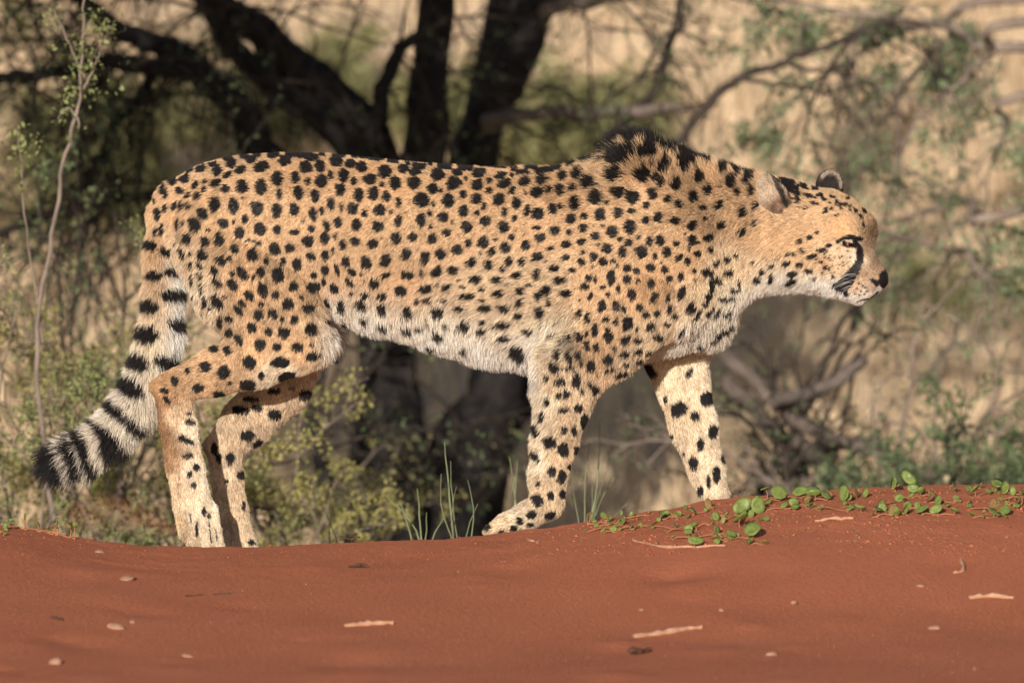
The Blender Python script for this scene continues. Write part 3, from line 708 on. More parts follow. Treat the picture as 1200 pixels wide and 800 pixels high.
def coat(q, n):
    """colour, length, flow direction and lift of the fur at points q with normals n"""
    D = part_of(q); part = D.argmin(1)
    G = GROUPS.index
    hd = part == G('head')
    A = idw(q, CTRL)
    wh = sstep(-0.025, 0.025, D[:, G('trunk')] - D[:, G('head')])[:, None] * (q[:, 0] > 0.43)[:, None]
    sel = wh[:, 0] > 0
    if sel.any():
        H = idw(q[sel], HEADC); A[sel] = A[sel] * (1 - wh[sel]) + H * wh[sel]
    colr, ln, lift = A[:, :3].copy(), A[:, 3].copy(), A[:, 6].copy()
    flow = np.stack([A[:, 4], np.zeros(len(q)), A[:, 5]], 1)
    # paler underside and inner legs
    for g, c in FARCOL.items():
        w = (part == G(g)) * 0.85 * sstep(0.42, 0.36, q[:, 2]); colr = colr * (1 - w[:, None]) + c * w[:, None]
        ln = np.where((part == G(g)) & (q[:, 2] < .36), 0.009 - 0.003 * (q[:, 2] < .15), ln)
        f = (part == G(g)) & (q[:, 2] < .36)
        flow[f] = (0.12 if g == 'ffore' else 0.05, 0, -1)
        lift[f] = .3
    und = sstep(.15, .75, -n[:, 2]) * ((part == 0) | hd)
    colr = colr * (1 - .7 * und[:, None]) + np.array(WHITE) * .7 * und[:, None]
    # tail
    t = part == G('tail')
    s, tg = tail_param(q[t])
    wt = sstep(-0.01, 0.03, D[t, 0] - D[t, G('tail')]) * sstep(.0, .05, s)
    tc = np.array(TAN) + (np.array(CREAM) - np.array(TAN)) * sstep(.05, .34, s)[:, None]
    tc = tc * (1 - sstep(-.2, .8, n[t] @ np.array([.9, 0, -.25]))[:, None]) + np.array(WHITE) * sstep(-.2, .8, n[t] @ np.array([.9, 0, -.25]))[:, None]
    tc = tc + (np.array((.82, .73, .62)) - tc) * sstep(.28, .36, s)[:, None]
    colr[t] = colr[t] * (1 - wt[:, None]) + tc * wt[:, None]
    flow[t] = flow[t] * (1 - wt[:, None]) + (tg + np.array([0, 0, -.12])) * wt[:, None]
    tl = .017 + .012 * sstep(.12, .3, s) + .012 * sstep(TIP - .06, TIP, s) + .008 * sstep(-.1, .6, n[t] @ np.array([.9, 0, -.3]))
    ln[t] = ln[t] * (1 - wt) + tl * wt
    lift[t] = lift[t] * (1 - wt) + .62 * wt
    dark = darkness(q, part)
    # dark crest along the nape and the spine
    px = 600 + q[:, 0] * PXM
    crestw = sstep(.55, .92, n[:, 2] + .12 * vnoise(q, 120, 5)) * sstep(690, 730, px) * sstep(925, 890, px) * (np.abs(q[:, 1]) < .05) * (part != G('near_ear')) * (part != G('far_ear'))
    crestw = crestw * sstep(-.35, .15, vnoise(q, 70, 2) + .5 * vnoise(q, 170, 3) + sstep(800, 720, px))
    dark = np.maximum(dark, .97 * crestw)
    ln = ln + .016 * crestw * sstep(830, 760, px)
    # ears
    for e in ('near_ear', 'far_ear'):
        k = part == G(e)
        c, u, v, nn, rad = ear_axes[e]
        dq = q[k] - c
        a = dq @ u / rad[0]; b = -dq @ v / rad[1]; f = n[k] @ nn
        if e == 'near_ear':
            cc = np.array((.56, .455, .345)) * (1 + .22 * vnoise(q[k], 160, 3))[:, None]
            cc = cc + (np.array((.24, .15, .10)) * (1 + .5 * vnoise(q[k], 220, 2))[:, None] - cc) * (sstep(.25, -.25, a) * sstep(-1.0, -.6, a))[:, None]
            dk = sstep(.35, .62, b) * .9 * sstep(-.7, -.3, a) * sstep(1.0, .7, b) + .75 * sstep(.2, -.25, f)*(b > 0)
            flow[k] = u + .25 * v; ln[k] = .006
        else:
            cc = np.array((.42, .33, .26)) + 0 * dq
            rim = np.sqrt(a * a + b * b)
            dk = np.clip(.95 - .75 * sstep(.55, .75, rim) * sstep(1.0, .85, rim) * sstep(-.1, .3, a + .3 * b), 0, 1)
            flow[k] = u; ln[k] = .005
        colr[k] = cc; dark[k] = np.clip(dk, 0, 1); lift[k] = .3
    # nose leather and bare skin round the eye
    nose = np.zeros(len(q), bool)
    nc = hp(1036, 327)
    dn = q - nc
    nose = (np.linalg.norm(dn * np.array([1, .7, .95]), axis=1) < .0165)
    for s_, c in EYES:
        ne = np.linalg.norm(q - c, axis=1) < EYE_R * 1.22
        dark[ne] = np.maximum(dark[ne], .9); ln[ne] = .0
    flow = flow - (flow * n).sum(1)[:, None] * n
    flow /= np.linalg.norm(flow, axis=1)[:, None] + 1e-6
    return colr, ln, flow, lift, dark, nose, part

BLACK = np.array((.016, .014, .014))
vcol, vln, vflow, vlift, vdark, vnose, vpart = coat(BV, BN)
base = vcol * .75 * (1 - vdark[:, None]) + BLACK * vdark[:, None]
base[vnose] = (.012, .010, .010)

m = N('coat_skin')
at = m.n('Attribute', attribute_name='coat')
m.l(at.outputs['Color'], m.b.inputs['Base Color'])
m.b.inputs['Roughness'].default_value = 0.6
m.b.inputs['Specular IOR Level'].default_value = 0.15
rr = m.ramp(at.outputs['Fac'], [(0.0, (.28,) * 3), (0.03, (.7,) * 3)])
m.l(rr, m.b.inputs['Roughness'])
mf = N('fur')
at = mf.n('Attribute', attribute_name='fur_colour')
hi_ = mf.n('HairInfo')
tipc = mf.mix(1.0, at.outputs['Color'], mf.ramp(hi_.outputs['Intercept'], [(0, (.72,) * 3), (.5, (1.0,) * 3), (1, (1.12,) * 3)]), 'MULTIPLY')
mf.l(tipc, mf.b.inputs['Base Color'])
mf.b.inputs['Roughness'].default_value = 0.5
mf.b.inputs['Specular IOR Level'].default_value = 0.22
tr = mf.n('BsdfTranslucent'); mf.l(tipc, tr.inputs[0])
mx = mf.n('MixShader', i_0=0.22); mf.l(mf.b.outputs[0], mx.inputs[1]); mf.l(tr.outputs[0], mx.inputs[2]); mf.l(mx.outputs[0], mf.out.inputs[0])

cheetah = empty('cheetah', P(500, 640, 0))
tag(cheetah, 'spotted cheetah walking across the sand crest with lowered head and ringed tail', 'cheetah')
body = mesh_np('body', BV, BF, m.m)
child_at(body, cheetah)
ca = body.data.attributes.new('coat', 'FLOAT_COLOR', 'POINT')
ca.data.foreach_set('color', np.concatenate([base, np.ones((len(base), 1))], 1).astype(np.float32).ravel())

# ---- fur strands
NH = 620000
fa = np.linalg.norm(face_n(BV, BF), axis=1)
fl_ = vln[BF].mean(1)
facc = fa * (0.55 + 0.45 * np.clip(.010 / np.maximum(fl_, .002), .5, 2.6)) * (1.0 + 0.8 * (np.take(vpart, BF[:, 0]) == GROUPS.index('tail')))
# the far flank is never close to view: fewer strands there
fy = BV[BF].mean(1); fnn = BN[BF].mean(1)
facc *= np.where((fnn[:, 1] > .35), .35, 1.0)
fi = np.searchsorted(np.cumsum(facc) / facc.sum(), rng.random(NH)).clip(0, len(BF) - 1)
a, b = rng.random((2, NH, 1))
Q = BF[fi]
def bil(X): return (X[Q[:, 0]] * (1 - a) + X[Q[:, 1]] * a) * (1 - b) + (X[Q[:, 3]] * (1 - a) + X[Q[:, 2]] * a) * b
root = bil(BV); nrm = bil(BN); nrm /= np.linalg.norm(nrm, axis=1)[:, None]
colr, ln, flow, lift, dark, nose, part = coat(root, nrm)
keep = (~nose) & (ln > .0012)
root, nrm, colr, ln, flow, lift, dark, part = (x[keep] for x in (root, nrm, colr, ln, flow, lift, dark, part))
n_ = len(root)
dk = np.clip(dark + rng.normal(0, .07, n_), 0, 1) > 0.5
u1, u2, u3 = rng.random((3, n_))
shade = (0.50 + 0.84 * u1)[:, None] * (1 + 0.11 * vnoise(root, 38, 1) + .06 * vnoise(root, 150, 6))[:, None]
hcol = colr * shade
warm = (u2 < .10)[:, None] & (ln < .02)[:, None]
hcol = np.where(warm, hcol * np.array((.72, .62, .52)), hcol)
hcol = hcol + ((u3 < .12) * .10)[:, None]
leg = (part > 0) & (part < 5)
hcol[leg] *= (1 + .16 * vnoise(root[leg], 90, 2) + .12 * vnoise(root[leg] * np.array([1, 1, .3]), 300, 3))[:, None]
hcol[leg] = np.where((rng.random(leg.sum()) < .14 * (1 + vnoise(root[leg], 25, 5)))[:, None], hcol[leg] * np.array((.62, .50, .40)), hcol[leg])
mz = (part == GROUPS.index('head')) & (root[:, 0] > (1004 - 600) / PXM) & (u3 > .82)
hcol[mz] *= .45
half = np.clip(dark, 0, 1)[:, None] * .35
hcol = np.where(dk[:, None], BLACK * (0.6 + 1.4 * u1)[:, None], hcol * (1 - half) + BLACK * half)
# clumping: neighbouring strands lean together
bt = np.cross(nrm, flow)
cl = vnoise(root, 75, 0) * .22 + vnoise(root, 210, 4) * .20
d0 = flow + bt * (cl + rng.normal(0, .16, n_))[:, None]
lf = np.clip(lift * (1 + rng.normal(0, .35, n_) + .25 * vnoise(root, 110, 7)) + .25 * (rng.random(n_) < .06), .06, 2.4)[:, None]
ln = np.where((ln > .0075) & (ln < .0135) & (part == 0), ln * .66, ln)
ln = np.where((part > 0) & (part < 5), np.maximum(ln, .0075), ln)
L = (ln * (0.55 + 0.6 * rng.random(n_)))[:, None]
LS = (.68 + .32 * sstep(.012, .02, ln))[:, None]
d0 /= np.linalg.norm(d0, axis=1)[:, None]
dA = d0 + nrm * lf * LS * 2.1; dA /= np.linalg.norm(dA, axis=1)[:, None]
dB = d0 + nrm * lf * LS * 1.5 + rng.normal(0, .14, (n_, 3)); dB /= np.linalg.norm(dB, axis=1)[:, None]
grav = np.array([0, 0, -1.0]) * np.clip((L - .012) / .022, 0, 1.0) * np.where(nrm[:, 2:] > .3, .1, 1.0)
dC = d0 + nrm * lf * LS * 1.0 + grav + rng.normal(0, .22, (n_, 3)); dC /= np.linalg.norm(dC, axis=1)[:, None]
p0 = root - nrm * .0005
p1 = p0 + dA * L * .33; p2 = p1 + dB * L * .34; p3 = p2 + dC * L * .33
PTS = np.stack([p0, p1, p2, p3], 1).astype(np.float32)
rad = (0.00030 + 0.0001 * np.clip(L[:, 0] / .03, 0, 1)) * (0.8 + .4 * u2)
rad = np.where(ln < .005, rad * .75, rad)
RAD = (rad[:, None] * np.array([1.0, .95, .7, .2])).astype(np.float32)
hcd = bpy.data.hair_curves.new('fur')
hcd.add_curves([4] * n_)
hcd.attributes['position'].data.foreach_set('vector', PTS.ravel())
ra = hcd.attributes.get('radius') or hcd.attributes.new('radius', 'FLOAT', 'POINT')
ra.data.foreach_set('value', RAD.ravel())
fc = hcd.attributes.new('fur_colour', 'FLOAT_COLOR', 'CURVE')
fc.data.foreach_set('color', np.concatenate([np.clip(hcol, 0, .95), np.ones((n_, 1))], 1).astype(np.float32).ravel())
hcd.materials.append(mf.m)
fur = bpy.data.objects.new('fur', hcd)
COL.objects.link(fur)
child_at(fur, cheetah)

# ---- eyes
m = N('eye_surface')
tc = m.n('TexCoord')
sp = m.n('SeparateXYZ'); m.l(tc.outputs['Object'], sp.inputs[0])
r2 = m.n('VectorMath', operation='LENGTH')
cb = m.n('CombineXYZ'); m.l(sp.outputs[0], cb.inputs[0]); m.l(sp.outputs[1], cb.inputs[1]); m.l(cb.outputs[0], r2.inputs[0])
dv = m.n('Math', operation='DIVIDE', i_1=EYE_R); m.l(r2.outputs['Value'], dv.inputs[0])
m.l(m.ramp(dv.outputs[0], [(0, (.003, .003, .003)), (.30, (.004, .003, .003)), (.34, (.07, .026, .010)), (.62, (.13, .05, .014)), (.70, (.05, .02, .01)), (.8, (.02, .012, .01))]), m.b.inputs['Base Color'])
m.b.inputs['Roughness'].default_value = 0.08
m.b.inputs['Specular IOR Level'].default_value = 0.35
ev, ef = [], []
for i in range(13):
    th = math.pi * i / 12
    for j in range(20): ev.append((EYE_R * math.sin(th) * math.cos(2 * math.pi * j / 20), EYE_R * math.sin(th) * math.sin(2 * math.pi * j / 20), EYE_R * math.cos(th) * (1.06 if i < 3 else 1)))
for i in range(12):
    for j in range(20): ef.append((i * 20 + j, i * 20 + (j + 1) % 20, (i + 1) * 20 + (j + 1) % 20, (i + 1) * 20 + j))
for s, c in EYES:
    e = mesh_obj('eye', ev, ef, m.m, cheetah)
    look = np.array([math.cos(YAW), -math.sin(YAW), -.12]) * .80 + LAT * s * .75
    e.rotation_euler = Vector(look).to_track_quat('Z', 'Y').to_euler()
    e.location = Vector(c) - cheetah.location
# ---- whiskers
wv, wf = [], []
def add_tube(V, F, pts, rad, sides=4):
    pts = np.asarray(pts, float); n = len(pts); o = len(V)
    tg = np.gradient(pts, axis=0); tg /= np.linalg.norm(tg, axis=1)[:, None] + 1e-9
    ref = np.array([0, 0, 1.0]) if abs(tg[0] @ np.array([0, 0, 1.0])) < .9 else np.array([1.0, 0, 0])
    for i in range(n):
        a_ = np.cross(tg[i], ref); a_ /= np.linalg.norm(a_) + 1e-9
        b_ = np.cross(tg[i], a_); ref = np.cross(a_, tg[i])
        for k in range(sides):
            t = 2 * math.pi * k / sides
            V.append(pts[i] + rad[i] * (math.cos(t) * a_ + math.sin(t) * b_))
    for i in range(n - 1):
        for k in range(sides):
            F.append((o + i * sides + k, o + i * sides + (k + 1) % sides, o + (i + 1) * sides + (k + 1) % sides, o + (i + 1) * sides + k))
WH = simple_mat('whisker', (.8, .76, .7), (.85, .82, .78), 50, .4)
for k in range(16):
    px, py = random.uniform(988, 1004), random.uniform(318, 340)
    p, nn = shoot(px, py)
    if p is None: continue
    ln_ = random.uniform(.018, .04)
    d1 = unit(nn * .8 + np.array([-.6, -.1, random.uniform(-.1, .05)])); d2 = unit(d1 + np.array([-.5, 0, -.55]))
    V, F = [], []
    add_tube(V, F, [p, p + d1 * ln_ * .35, p + d1 * ln_ * .4 + d2 * ln_ * .3, p + d1 * ln_ * .35 + d2 * ln_ * .65], [.00022, .0002, .00016, .00006])
    child_at(mesh_obj('whisker', V, F, WH), cheetah)

# ------------------------------------------------------------------ plants behind and around
def depth_scale(y): return (y + DIST) / math.cos(PITCH) / FPX          # metres per photograph pixel at depth y
BARK_D = simple_mat('dark_bark', (.011, .010, .011), (.034, .030, .029), 35, .9, .6, .1)
BARK_G = simple_mat('grey_bark', (.10, .078, .066), (.20, .16, .14), 30, .9, .6, .1)
TWIG_G = simple_mat('grey_twig', (.13, .10, .085), (.28, .225, .185), 20, .9, 0, .1)
TWIG_D = simple_mat('dark_twig', (.025, .02, .018), (.075, .06, .05), 20, .9, 0, .1)
LEAF_G = simple_mat('acacia_leaf', (.09, .13, .06), (.18, .23, .11), 9, .55, 0, .3, .3)
LEAF_P = simple_mat('pale_acacia_leaf', (.15, .20, .10), (.28, .33, .19), 9, .55, 0, .3, .35)
LEAF_Y = simple_mat('bush_leaf', (.24, .23, .075), (.44, .39, .15), 7, .6, 0, .25, .3)
LEAF_S = simple_mat('shrub_leaf', (.17, .20, .08), (.32, .34, .14), 14, .55, 0, .3, .3)
LEAF_O = simple_mat('olive_leaf', (.20, .20, .09), (.34, .32, .15), 3, .6, 0, .2, .3)

def wiggly(pts, n, amp):
    """resample a polyline smoothly and let it wander"""
    pts = np.asarray(pts, float)
    if len(pts) == 2: pts = np.array([pts[0], (pts[0] + pts[1]) / 2, pts[1]])
    ext = np.vstack([2 * pts[0] - pts[1], pts, 2 * pts[-1] - pts[-2]])
    out = []
    seg = len(pts) - 1
    for u in np.linspace(0, seg, n):
        i = min(int(u), seg - 1); t = u - i
        p0, p1, p2, p3 = ext[i:i + 4]
        out.append(.5 * ((2 * p1) + (-p0 + p2) * t + (2 * p0 - 5 * p1 + 4 * p2 - p3) * t * t + (-p0 + 3 * p1 - 3 * p2 + p3) * t ** 3))
    out = np.array(out)
    w = np.cumsum(rng.normal(0, amp, out.shape), 0); w -= np.linspace(0, 1, n)[:, None] * w[-1] + (1 - np.linspace(0, 1, n))[:, None] * w[0]
    return out + w

def add_leaves(V, F, centres, size, flat=0.5, aspect=.55):
    """small folded leaf blades, two triangles each"""
    c = np.asarray(centres, float); n = len(c)
    if not n: return
    d = rng.normal(size=(n, 3)); d /= np.linalg.norm(d, axis=1)[:, None]
    nn = rng.normal(size=(n, 3)) + np.array([0, -.3, flat]); s = np.cross(d, nn); s /= np.linalg.norm(s, axis=1)[:, None] + 1e-9
    L = (size * rng.uniform(.6, 1.3, n))[:, None]
    up = np.cross(s, d) * L * .12
    a = c; b = c + d * L * .5 + s * L * aspect * .5 + up; e = c + d * L; f = c + d * L * .5 - s * L * aspect * .5 + up
    o = len(V)
    V.extend(np.stack([a, b, e, f], 1).reshape(-1, 3))
    i = o + np.arange(n) * 4
    F.extend(np.stack([i, i + 1, i + 2, i + 3], 1))

def grow(V, F, LV, start, d, length, rad, lvl, spread=.7, grav=-.12, leaf_from=1, leaf_n=3, kids=(3, 6), sides=4, ratio=.55):
    """one twig and its side twigs; leaf places are collected in LV"""
    d = unit(d)
    n = 6 if lvl > 0 else 4
    pts = [np.array(start)]
    for i in range(n - 1):
        d = unit(d + rng.normal(0, .20, 3) + np.array([0, 0, grav * .35]))
        pts.append(pts[-1] + d * length / (n - 1))
    pts = np.array(pts)
    add_tube(V, F, pts, np.linspace(rad, rad * .45, n), sides if lvl > 0 else 3)
    if lvl <= leaf_from:
        for _ in range(leaf_n):
            t = rng.uniform(.15, 1) * (n - 1); i = min(int(t), n - 2)
            LV.append(pts[i] + (pts[i + 1] - pts[i]) * (t - i) + rng.normal(0, length * .02, 3))
    if lvl > 0:
        for _ in range(rng.integers(*kids)):
            t = rng.uniform(.2, 1) * (n - 1); i = min(int(t), n - 2)
            dd = unit(pts[i + 1] - pts[i]); k = unit(dd + rng.normal(0, spread, 3))
            grow(V, F, LV, pts[i] + (pts[i + 1] - pts[i]) * (t - i), k, length * rng.uniform(.75, 1.25) * ratio, rad * .55, lvl - 1, spread, grav, leaf_from, leaf_n, kids, sides, ratio)

def limb(root, name, pix, y, widths, mat, ytop=None, up=None, amp=.004):
    """a trunk or limb through photograph points at depth y..ytop; widths in pixels; up = extra world points beyond the frame"""
    k = len(pix); ys = np.linspace(y, ytop if ytop is not None else y, k)
    pts = [P(a, b, yy) for (a, b), yy in zip(pix, ys)]
    rad = [w * depth_scale(yy) / 2 for w, yy in zip(widths, ys)]
    if up:
        for (dx, dy, dz), r in up: pts.append(pts[-1] + np.array((dx, dy, dz))); rad.append(r)
    n = 6 * (len(pts) - 1) + 1
    W = wiggly(pts, n, amp)
    rr = np.interp(np.linspace(0, len(pts) - 1, n), np.arange(len(pts)), rad) * (1 + .10 * vnoise(W, 9, 3) + .06 * vnoise(W, 30, 1))
    V, F = [], []
    add_tube(V, F, W, rr, 12)
    V = np.array(V); V = V + (vnoise(V, 60, 2) * .06)[:, None] * (V - np.repeat(W, 12, 0))
    o = mesh_np(name, V, F, mat)
    child_at(o, root)
    return W, rr

# ---- the big multi-stemmed thorn tree
tb = P(500, 640, 5.2); tb[2] = float(ground_z(tb[0], 5.2))
tree = tag(empty('thorn_tree', tb), 'dark multi-stemmed thorn tree standing behind the cheetah', 'tree')
G0 = float(ground_z(-.2, 5.2)) - .08
def below(px, y):
    """pixel y of the ground under pixel x at depth y"""
    lo_, hi_2 = 300.0, 1400.0
    for _ in range(40):
        mid = (lo_ + hi_2) / 2
        if P(px, mid, y)[2] > G0: lo_ = mid
        else: hi_2 = mid
    return lo_
SK = []
SK.append(limb(tree, 'trunk', [(452, below(452, 5.2)), (450, 620), (447, 520), (452, 420), (465, 300), (505, 200), (508, 110), (511, 0)], 5.2, [120, 92, 84, 76, 64, 56, 48, 46], BARK_D, 5.2, [((.05, -.1, .5), .04), ((-.1, -.2, .6), .03)]))
SK.append(limb(tree, 'trunk', [(510, below(510, 5.35)), (520, 620), (560, 520), (590, 420), (560, 300), (550, 190), (592, 95), (640, 0)], 5.35, [105, 95, 90, 74, 62, 54, 48, 40], BARK_D, 5.4, [((.3, -.2, .5), .035), ((.25, -.1, .5), .025)]))
SK.append(limb(tree, 'trunk', [(548, below(548, 5.6)), (575, 520), (610, 430), (560, 250), (572, 130), (600, 0)], 5.6, [70, 64, 60, 54, 46, 44], BARK_D, 5.7, [((.1, .1, .6), .04), ((.1, .1, .6), .03)]))
SK.append(limb(tree, 'limb', [(470, 300), (440, 175), (420, 135), (350, 87), (285, 42), (235, -5)], 5.25, [60, 52, 50, 46, 42, 38], BARK_D, 5.0, [((-.4, -.2, .3), .03), ((-.4, -.3, .2), .02)]))
SK.append(limb(tree, 'limb', [(455, 260), (400, 175), (335, 125), (265, 68), (240, 25), (228, -15)], 5.1, [44, 30, 28, 26, 22, 20], BARK_D, 4.9, [((-.2, -.2, .4), .015)]))
SK.append(limb(tree, 'limb', [(452, 400), (350, 235), (300, 170), (270, 122), (225, 82), (195, 62), (145, 48), (95, 8), (60, -20)], 5.0, [50, 42, 38, 36, 32, 28, 22, 18, 14], BARK_D, 4.7, [((-.4, -.2, .2), .012)]))
SK.append(limb(tree, 'limb', [(440, 230), (436, 170), (446, 110), (465, 62), (500, 38)], 5.0, [22, 20, 19, 17, 15], BARK_D, 5.1))
SK.append(limb(tree, 'limb', [(225, 82), (185, 78), (110, 78), (40, 92), (-30, 90)], 4.8, [26, 22, 20, 18, 16], BARK_D, 4.6))
SK.append(limb(tree, 'limb', [(190, 72), (152, 132), (105, 192), (80, 240)], 4.8, [13, 12, 11, 7], BARK_D, 4.6))
SK.append(limb(tree, 'limb', [(570, 145), (620, 133), (690, 130), (760, 122), (810, 128)], 5.3, [22, 17, 15, 12, 7], BARK_G, 4.9))
SK.append(limb(tree, 'limb', [(630, 15), (680, 3), (730, -2), (800, -15)], 5.4, [18, 14, 12, 9], BARK_G, 5.1))
SK.append(limb(tree, 'limb', [(700, 170), (765, 110), (785, 66), (800, 30), (803, -20)], 5.1, [9, 12, 12, 11, 10], TWIG_D, 5.0))
SK.append(limb(tree, 'limb', [(760, 200), (828, 118), (860, 84), (900, 70), (935, 60), (1000, 35), (1060, 10)], 4.9, [10, 12, 12, 10, 9, 7, 5], TWIG_D, 4.7))
SK.append(limb(tree, 'limb', [(420, 640), (385, 590), (362, 500), (375, 440), (395, 380)], 4.6, [26, 22, 16, 12, 9], BARK_D, 4.8))
SK.append(limb(tree, 'limb', [(511, -12), (480, -60), (430, -120)], 5.1, [30, 24, 16], BARK_D, 2.2))
SK.append(limb(tree, 'limb', [(345, 228), (240, 225), (120, 232), (40, 262), (-30, 280)], 4.8, [16, 15, 14, 12, 10], TWIG_D, 4.5))
# twigs on the limbs, a few with leaves
V, F, LV = [], [], []
for j, (W, rr) in enumerate(SK):
    nt = {0: 6, 1: 8, 2: 6, 3: 17, 4: 14, 5: 24, 6: 8, 7: 22, 8: 12, 9: 5, 10: 5, 11: 4, 12: 6, 13: 10, 14: 0, 15: 14}[j]
    for _ in range(nt):
        i = rng.integers(len(W) // 3, len(W) - 1)
        if W[i][2] < .10 and j < 4: continue
        d = unit(W[i + 1] - W[i]) * .4 + rng.normal(0, .7, 3) + np.array([-.25 if j in (3, 4, 5, 7, 8, 15) else .3, 0, -.15])
        grow(V, F, LV, W[i], d, rng.uniform(.22, .5), rng.uniform(.003, .006), 2, .65, -.3, 1, 2, (3, 6))
child_at(mesh_np('twigs', V, F, TWIG_D), tree)['kind'] = 'stuff'
V, F = [], []
LV = np.array(LV)
pxx = 600 + LV[:, 0] / depth_scale(5)
keepl = rng.random(len(LV)) < np.where(pxx > 640, .22, np.where(pxx < 200, .2, .1))
cl = LV[keepl]
cl = np.repeat(cl, 5, 0) + rng.normal(0, .012, (len(cl) * 5, 3))
# the leafy crown over the stems, above the picture
blobs = []
for _ in range(16):
    x, y = rng.uniform(-3.2, -1.5), rng.uniform(2.9, 6.6)
    zt = P(600, 0, y)[2] + .22
    blobs.append((x, y, rng.uniform(zt, 2.5 - .25 * abs(x + .8)), rng.uniform(.12, .34)))
big = np.concatenate([np.array(b[:3]) + rng.normal(0, b[3] * .6, (240, 3)) * np.array([1, 1, .55]) for b in blobs])
big = big[big[:, 2] > np.array([P(600, -18, yy)[2] for yy in big[:, 1]])]
shade_b = []  # unseen leaf clumps added nearer the sun to shade the trunks
for _ in range(55):
    x, y = rng.uniform(-1.8, -.6), rng.uniform(.9, 2.9)
    shade_b.append((x, y, rng.uniform(P(600, 0, y)[2] + .16, 1.75), rng.uniform(.10, .22)))
nb = np.concatenate([np.array(b[:3]) + rng.normal(0, b[3] * .6, (200, 3)) * np.array([1, 1, .5]) for b in shade_b])
big = np.concatenate([big, nb[nb[:, 2] > np.array([P(600, -18, yy)[2] for yy in nb[:, 1]])]])
add_leaves(V, F, cl, .016)
add_leaves(V, F, big, .045)
child_at(mesh_np('crown', V, F, LEAF_G, smooth=False), tree)

# ---- slender tree beyond the cheetah's head, its twigs drooping
rb = np.array([2.6, 5.6, 0]); rb[2] = float(ground_z(2.6, 5.6))
rtree = tag(empty('drooping_tree', rb), 'green-leaved thorn tree drooping thin branches beyond the cheetah\'s head', 'tree')
def wlimb(root, name, pts, rads, mat):
    n = 6 * (len(pts) - 1) + 1
    W = wiggly(pts, n, .006); V, F = [], []
    add_tube(V, F, W, np.interp(np.linspace(0, len(pts) - 1, n), np.arange(len(pts)), rads), 8)
    child_at(mesh_np(name, V, F, mat), root)
    return W
tr1 = wlimb(rtree, 'trunk', [rb - [0, 0, .1], rb + [-.1, 0, .8], rb + [.05, -.1, 1.7], rb + [.0, 0, 2.4]], [.08, .065, .05, .03], BARK_G)
DR = []
for pix, y in (([(1230, 245), (1140, 250), (1090, 256), (1035, 264)], 4.6), ([(1240, 310), (1130, 288), (1060, 276), (1010, 268)], 4.7), ([(1230, 60), (1120, 40), (1010, 20), (900, 5), (830, -10)], 4.9),
               ([(1230, 20), (1150, 60), (1100, 120), (1050, 170)], 4.6), ([(1230, -10), (1080, 30), (950, 90), (880, 160)], 5.2), ([(1240, 110), (1180, 150), (1150, 220)], 4.5), ([(1100, 45), (1060, 110), (1055, 190)], 4.8), ([(1010, 22), (985, 90), (960, 150)], 4.9)):
    pts = [P(a, b, y + .1 * i) for i, (a, b) in enumerate(pix)]
    if pix[0][0] > 1200:
        pts = [rb + [0, 0, 1.3 + .3 * rng.random()]] + pts
    DR.append(wlimb(rtree, 'limb', pts, np.linspace(.016 if pix[0][0] > 1200 else .008, .003, len(pts)), TWIG_G))
V, F, LV = [], [], []
for W in DR:
    for _ in range(8):
        i = rng.integers(len(W) // 4, len(W) - 1)
        grow(V, F, LV, W[i], unit(W[i + 1] - W[i]) * .5 + rng.normal(0, .6, 3) + np.array([-.1, 0, -.35]), rng.uniform(.12, .3), rng.uniform(.002, .004), 2, .6, -.35, 1, 3, (2, 5))
child_at(mesh_np('twigs', V, F, TWIG_G), rtree)['kind'] = 'stuff'
V, F = [], []
LV = np.array(LV); lk = LV[rng.random(len(LV)) < .16 + .7 * (vnoise(LV, 4.5, 3) > .1)]
add_leaves(V, F, np.repeat(lk, 8, 0) + rng.normal(0, .014, (len(lk) * 8, 3)), .019)
child_at(mesh_np('crown', V, F, LEAF_P, smooth=False), rtree)

# ---- shrubs
def shrub(name, px, y, py_top, w_px, nst, lvl_leaf, leafmat, stemmat, label, leaf_size, leaf_n=4, dens=1.0, rad=.004, group=None, kids=(3, 6), lean=0.0, arch=-.1, cloud=5, base_w=.25):
    b = P(px, 640, y); b[2] = float(ground_z(b[0], y))
    o = tag(empty(name, b), label, 'shrub', group)
    top = P(px, py_top, y)[2]; h = top - b[2]; hw = w_px * depth_scale(y) / 2
    V, F, LV = [], [], []
    for k in range(nst):
        s = b + np.array([rng.uniform(-1, 1) * hw * base_w, rng.uniform(-1, 1) * .15, -.03])
        tgt = b + np.array([rng.uniform(-1, 1) * hw * .9 + lean, rng.uniform(-.35, .35), h * rng.uniform(.55, 1.0)])
        d = tgt - s
        grow(V, F, LV, s, d, np.linalg.norm(d) * .95, rad * rng.uniform(.7, 1.3), 3, .55, arch, lvl_leaf, leaf_n, kids, 5, .42)
    child_at(mesh_np('stems', V, F, stemmat), o)
    LV = np.array(LV); LV = LV[rng.random(len(LV)) < dens]
    V, F = [], []
    c = np.repeat(LV, cloud, 0) + rng.normal(0, leaf_size * .8, (len(LV) * cloud, 3))
    add_leaves(V, F, c, leaf_size)
    child_at(mesh_np('foliage', V, F, leafmat, smooth=False), o)
    return o
GS = 'low shrubs growing behind the crest'
shrub('shrub', 40, 1.9, 300, 190, 7, 1, LEAF_S, TWIG_G, 'fine-leaved grey green shrub farthest from the tree, behind the tail tip', .011, 2, 1.0, group=GS)
shrub('shrub', 130, 2.3, 330, 190, 8, 1, LEAF_Y, TWIG_G, 'dense olive shrub directly behind the curve of the tail', .012, 3, 1.0, group=GS)
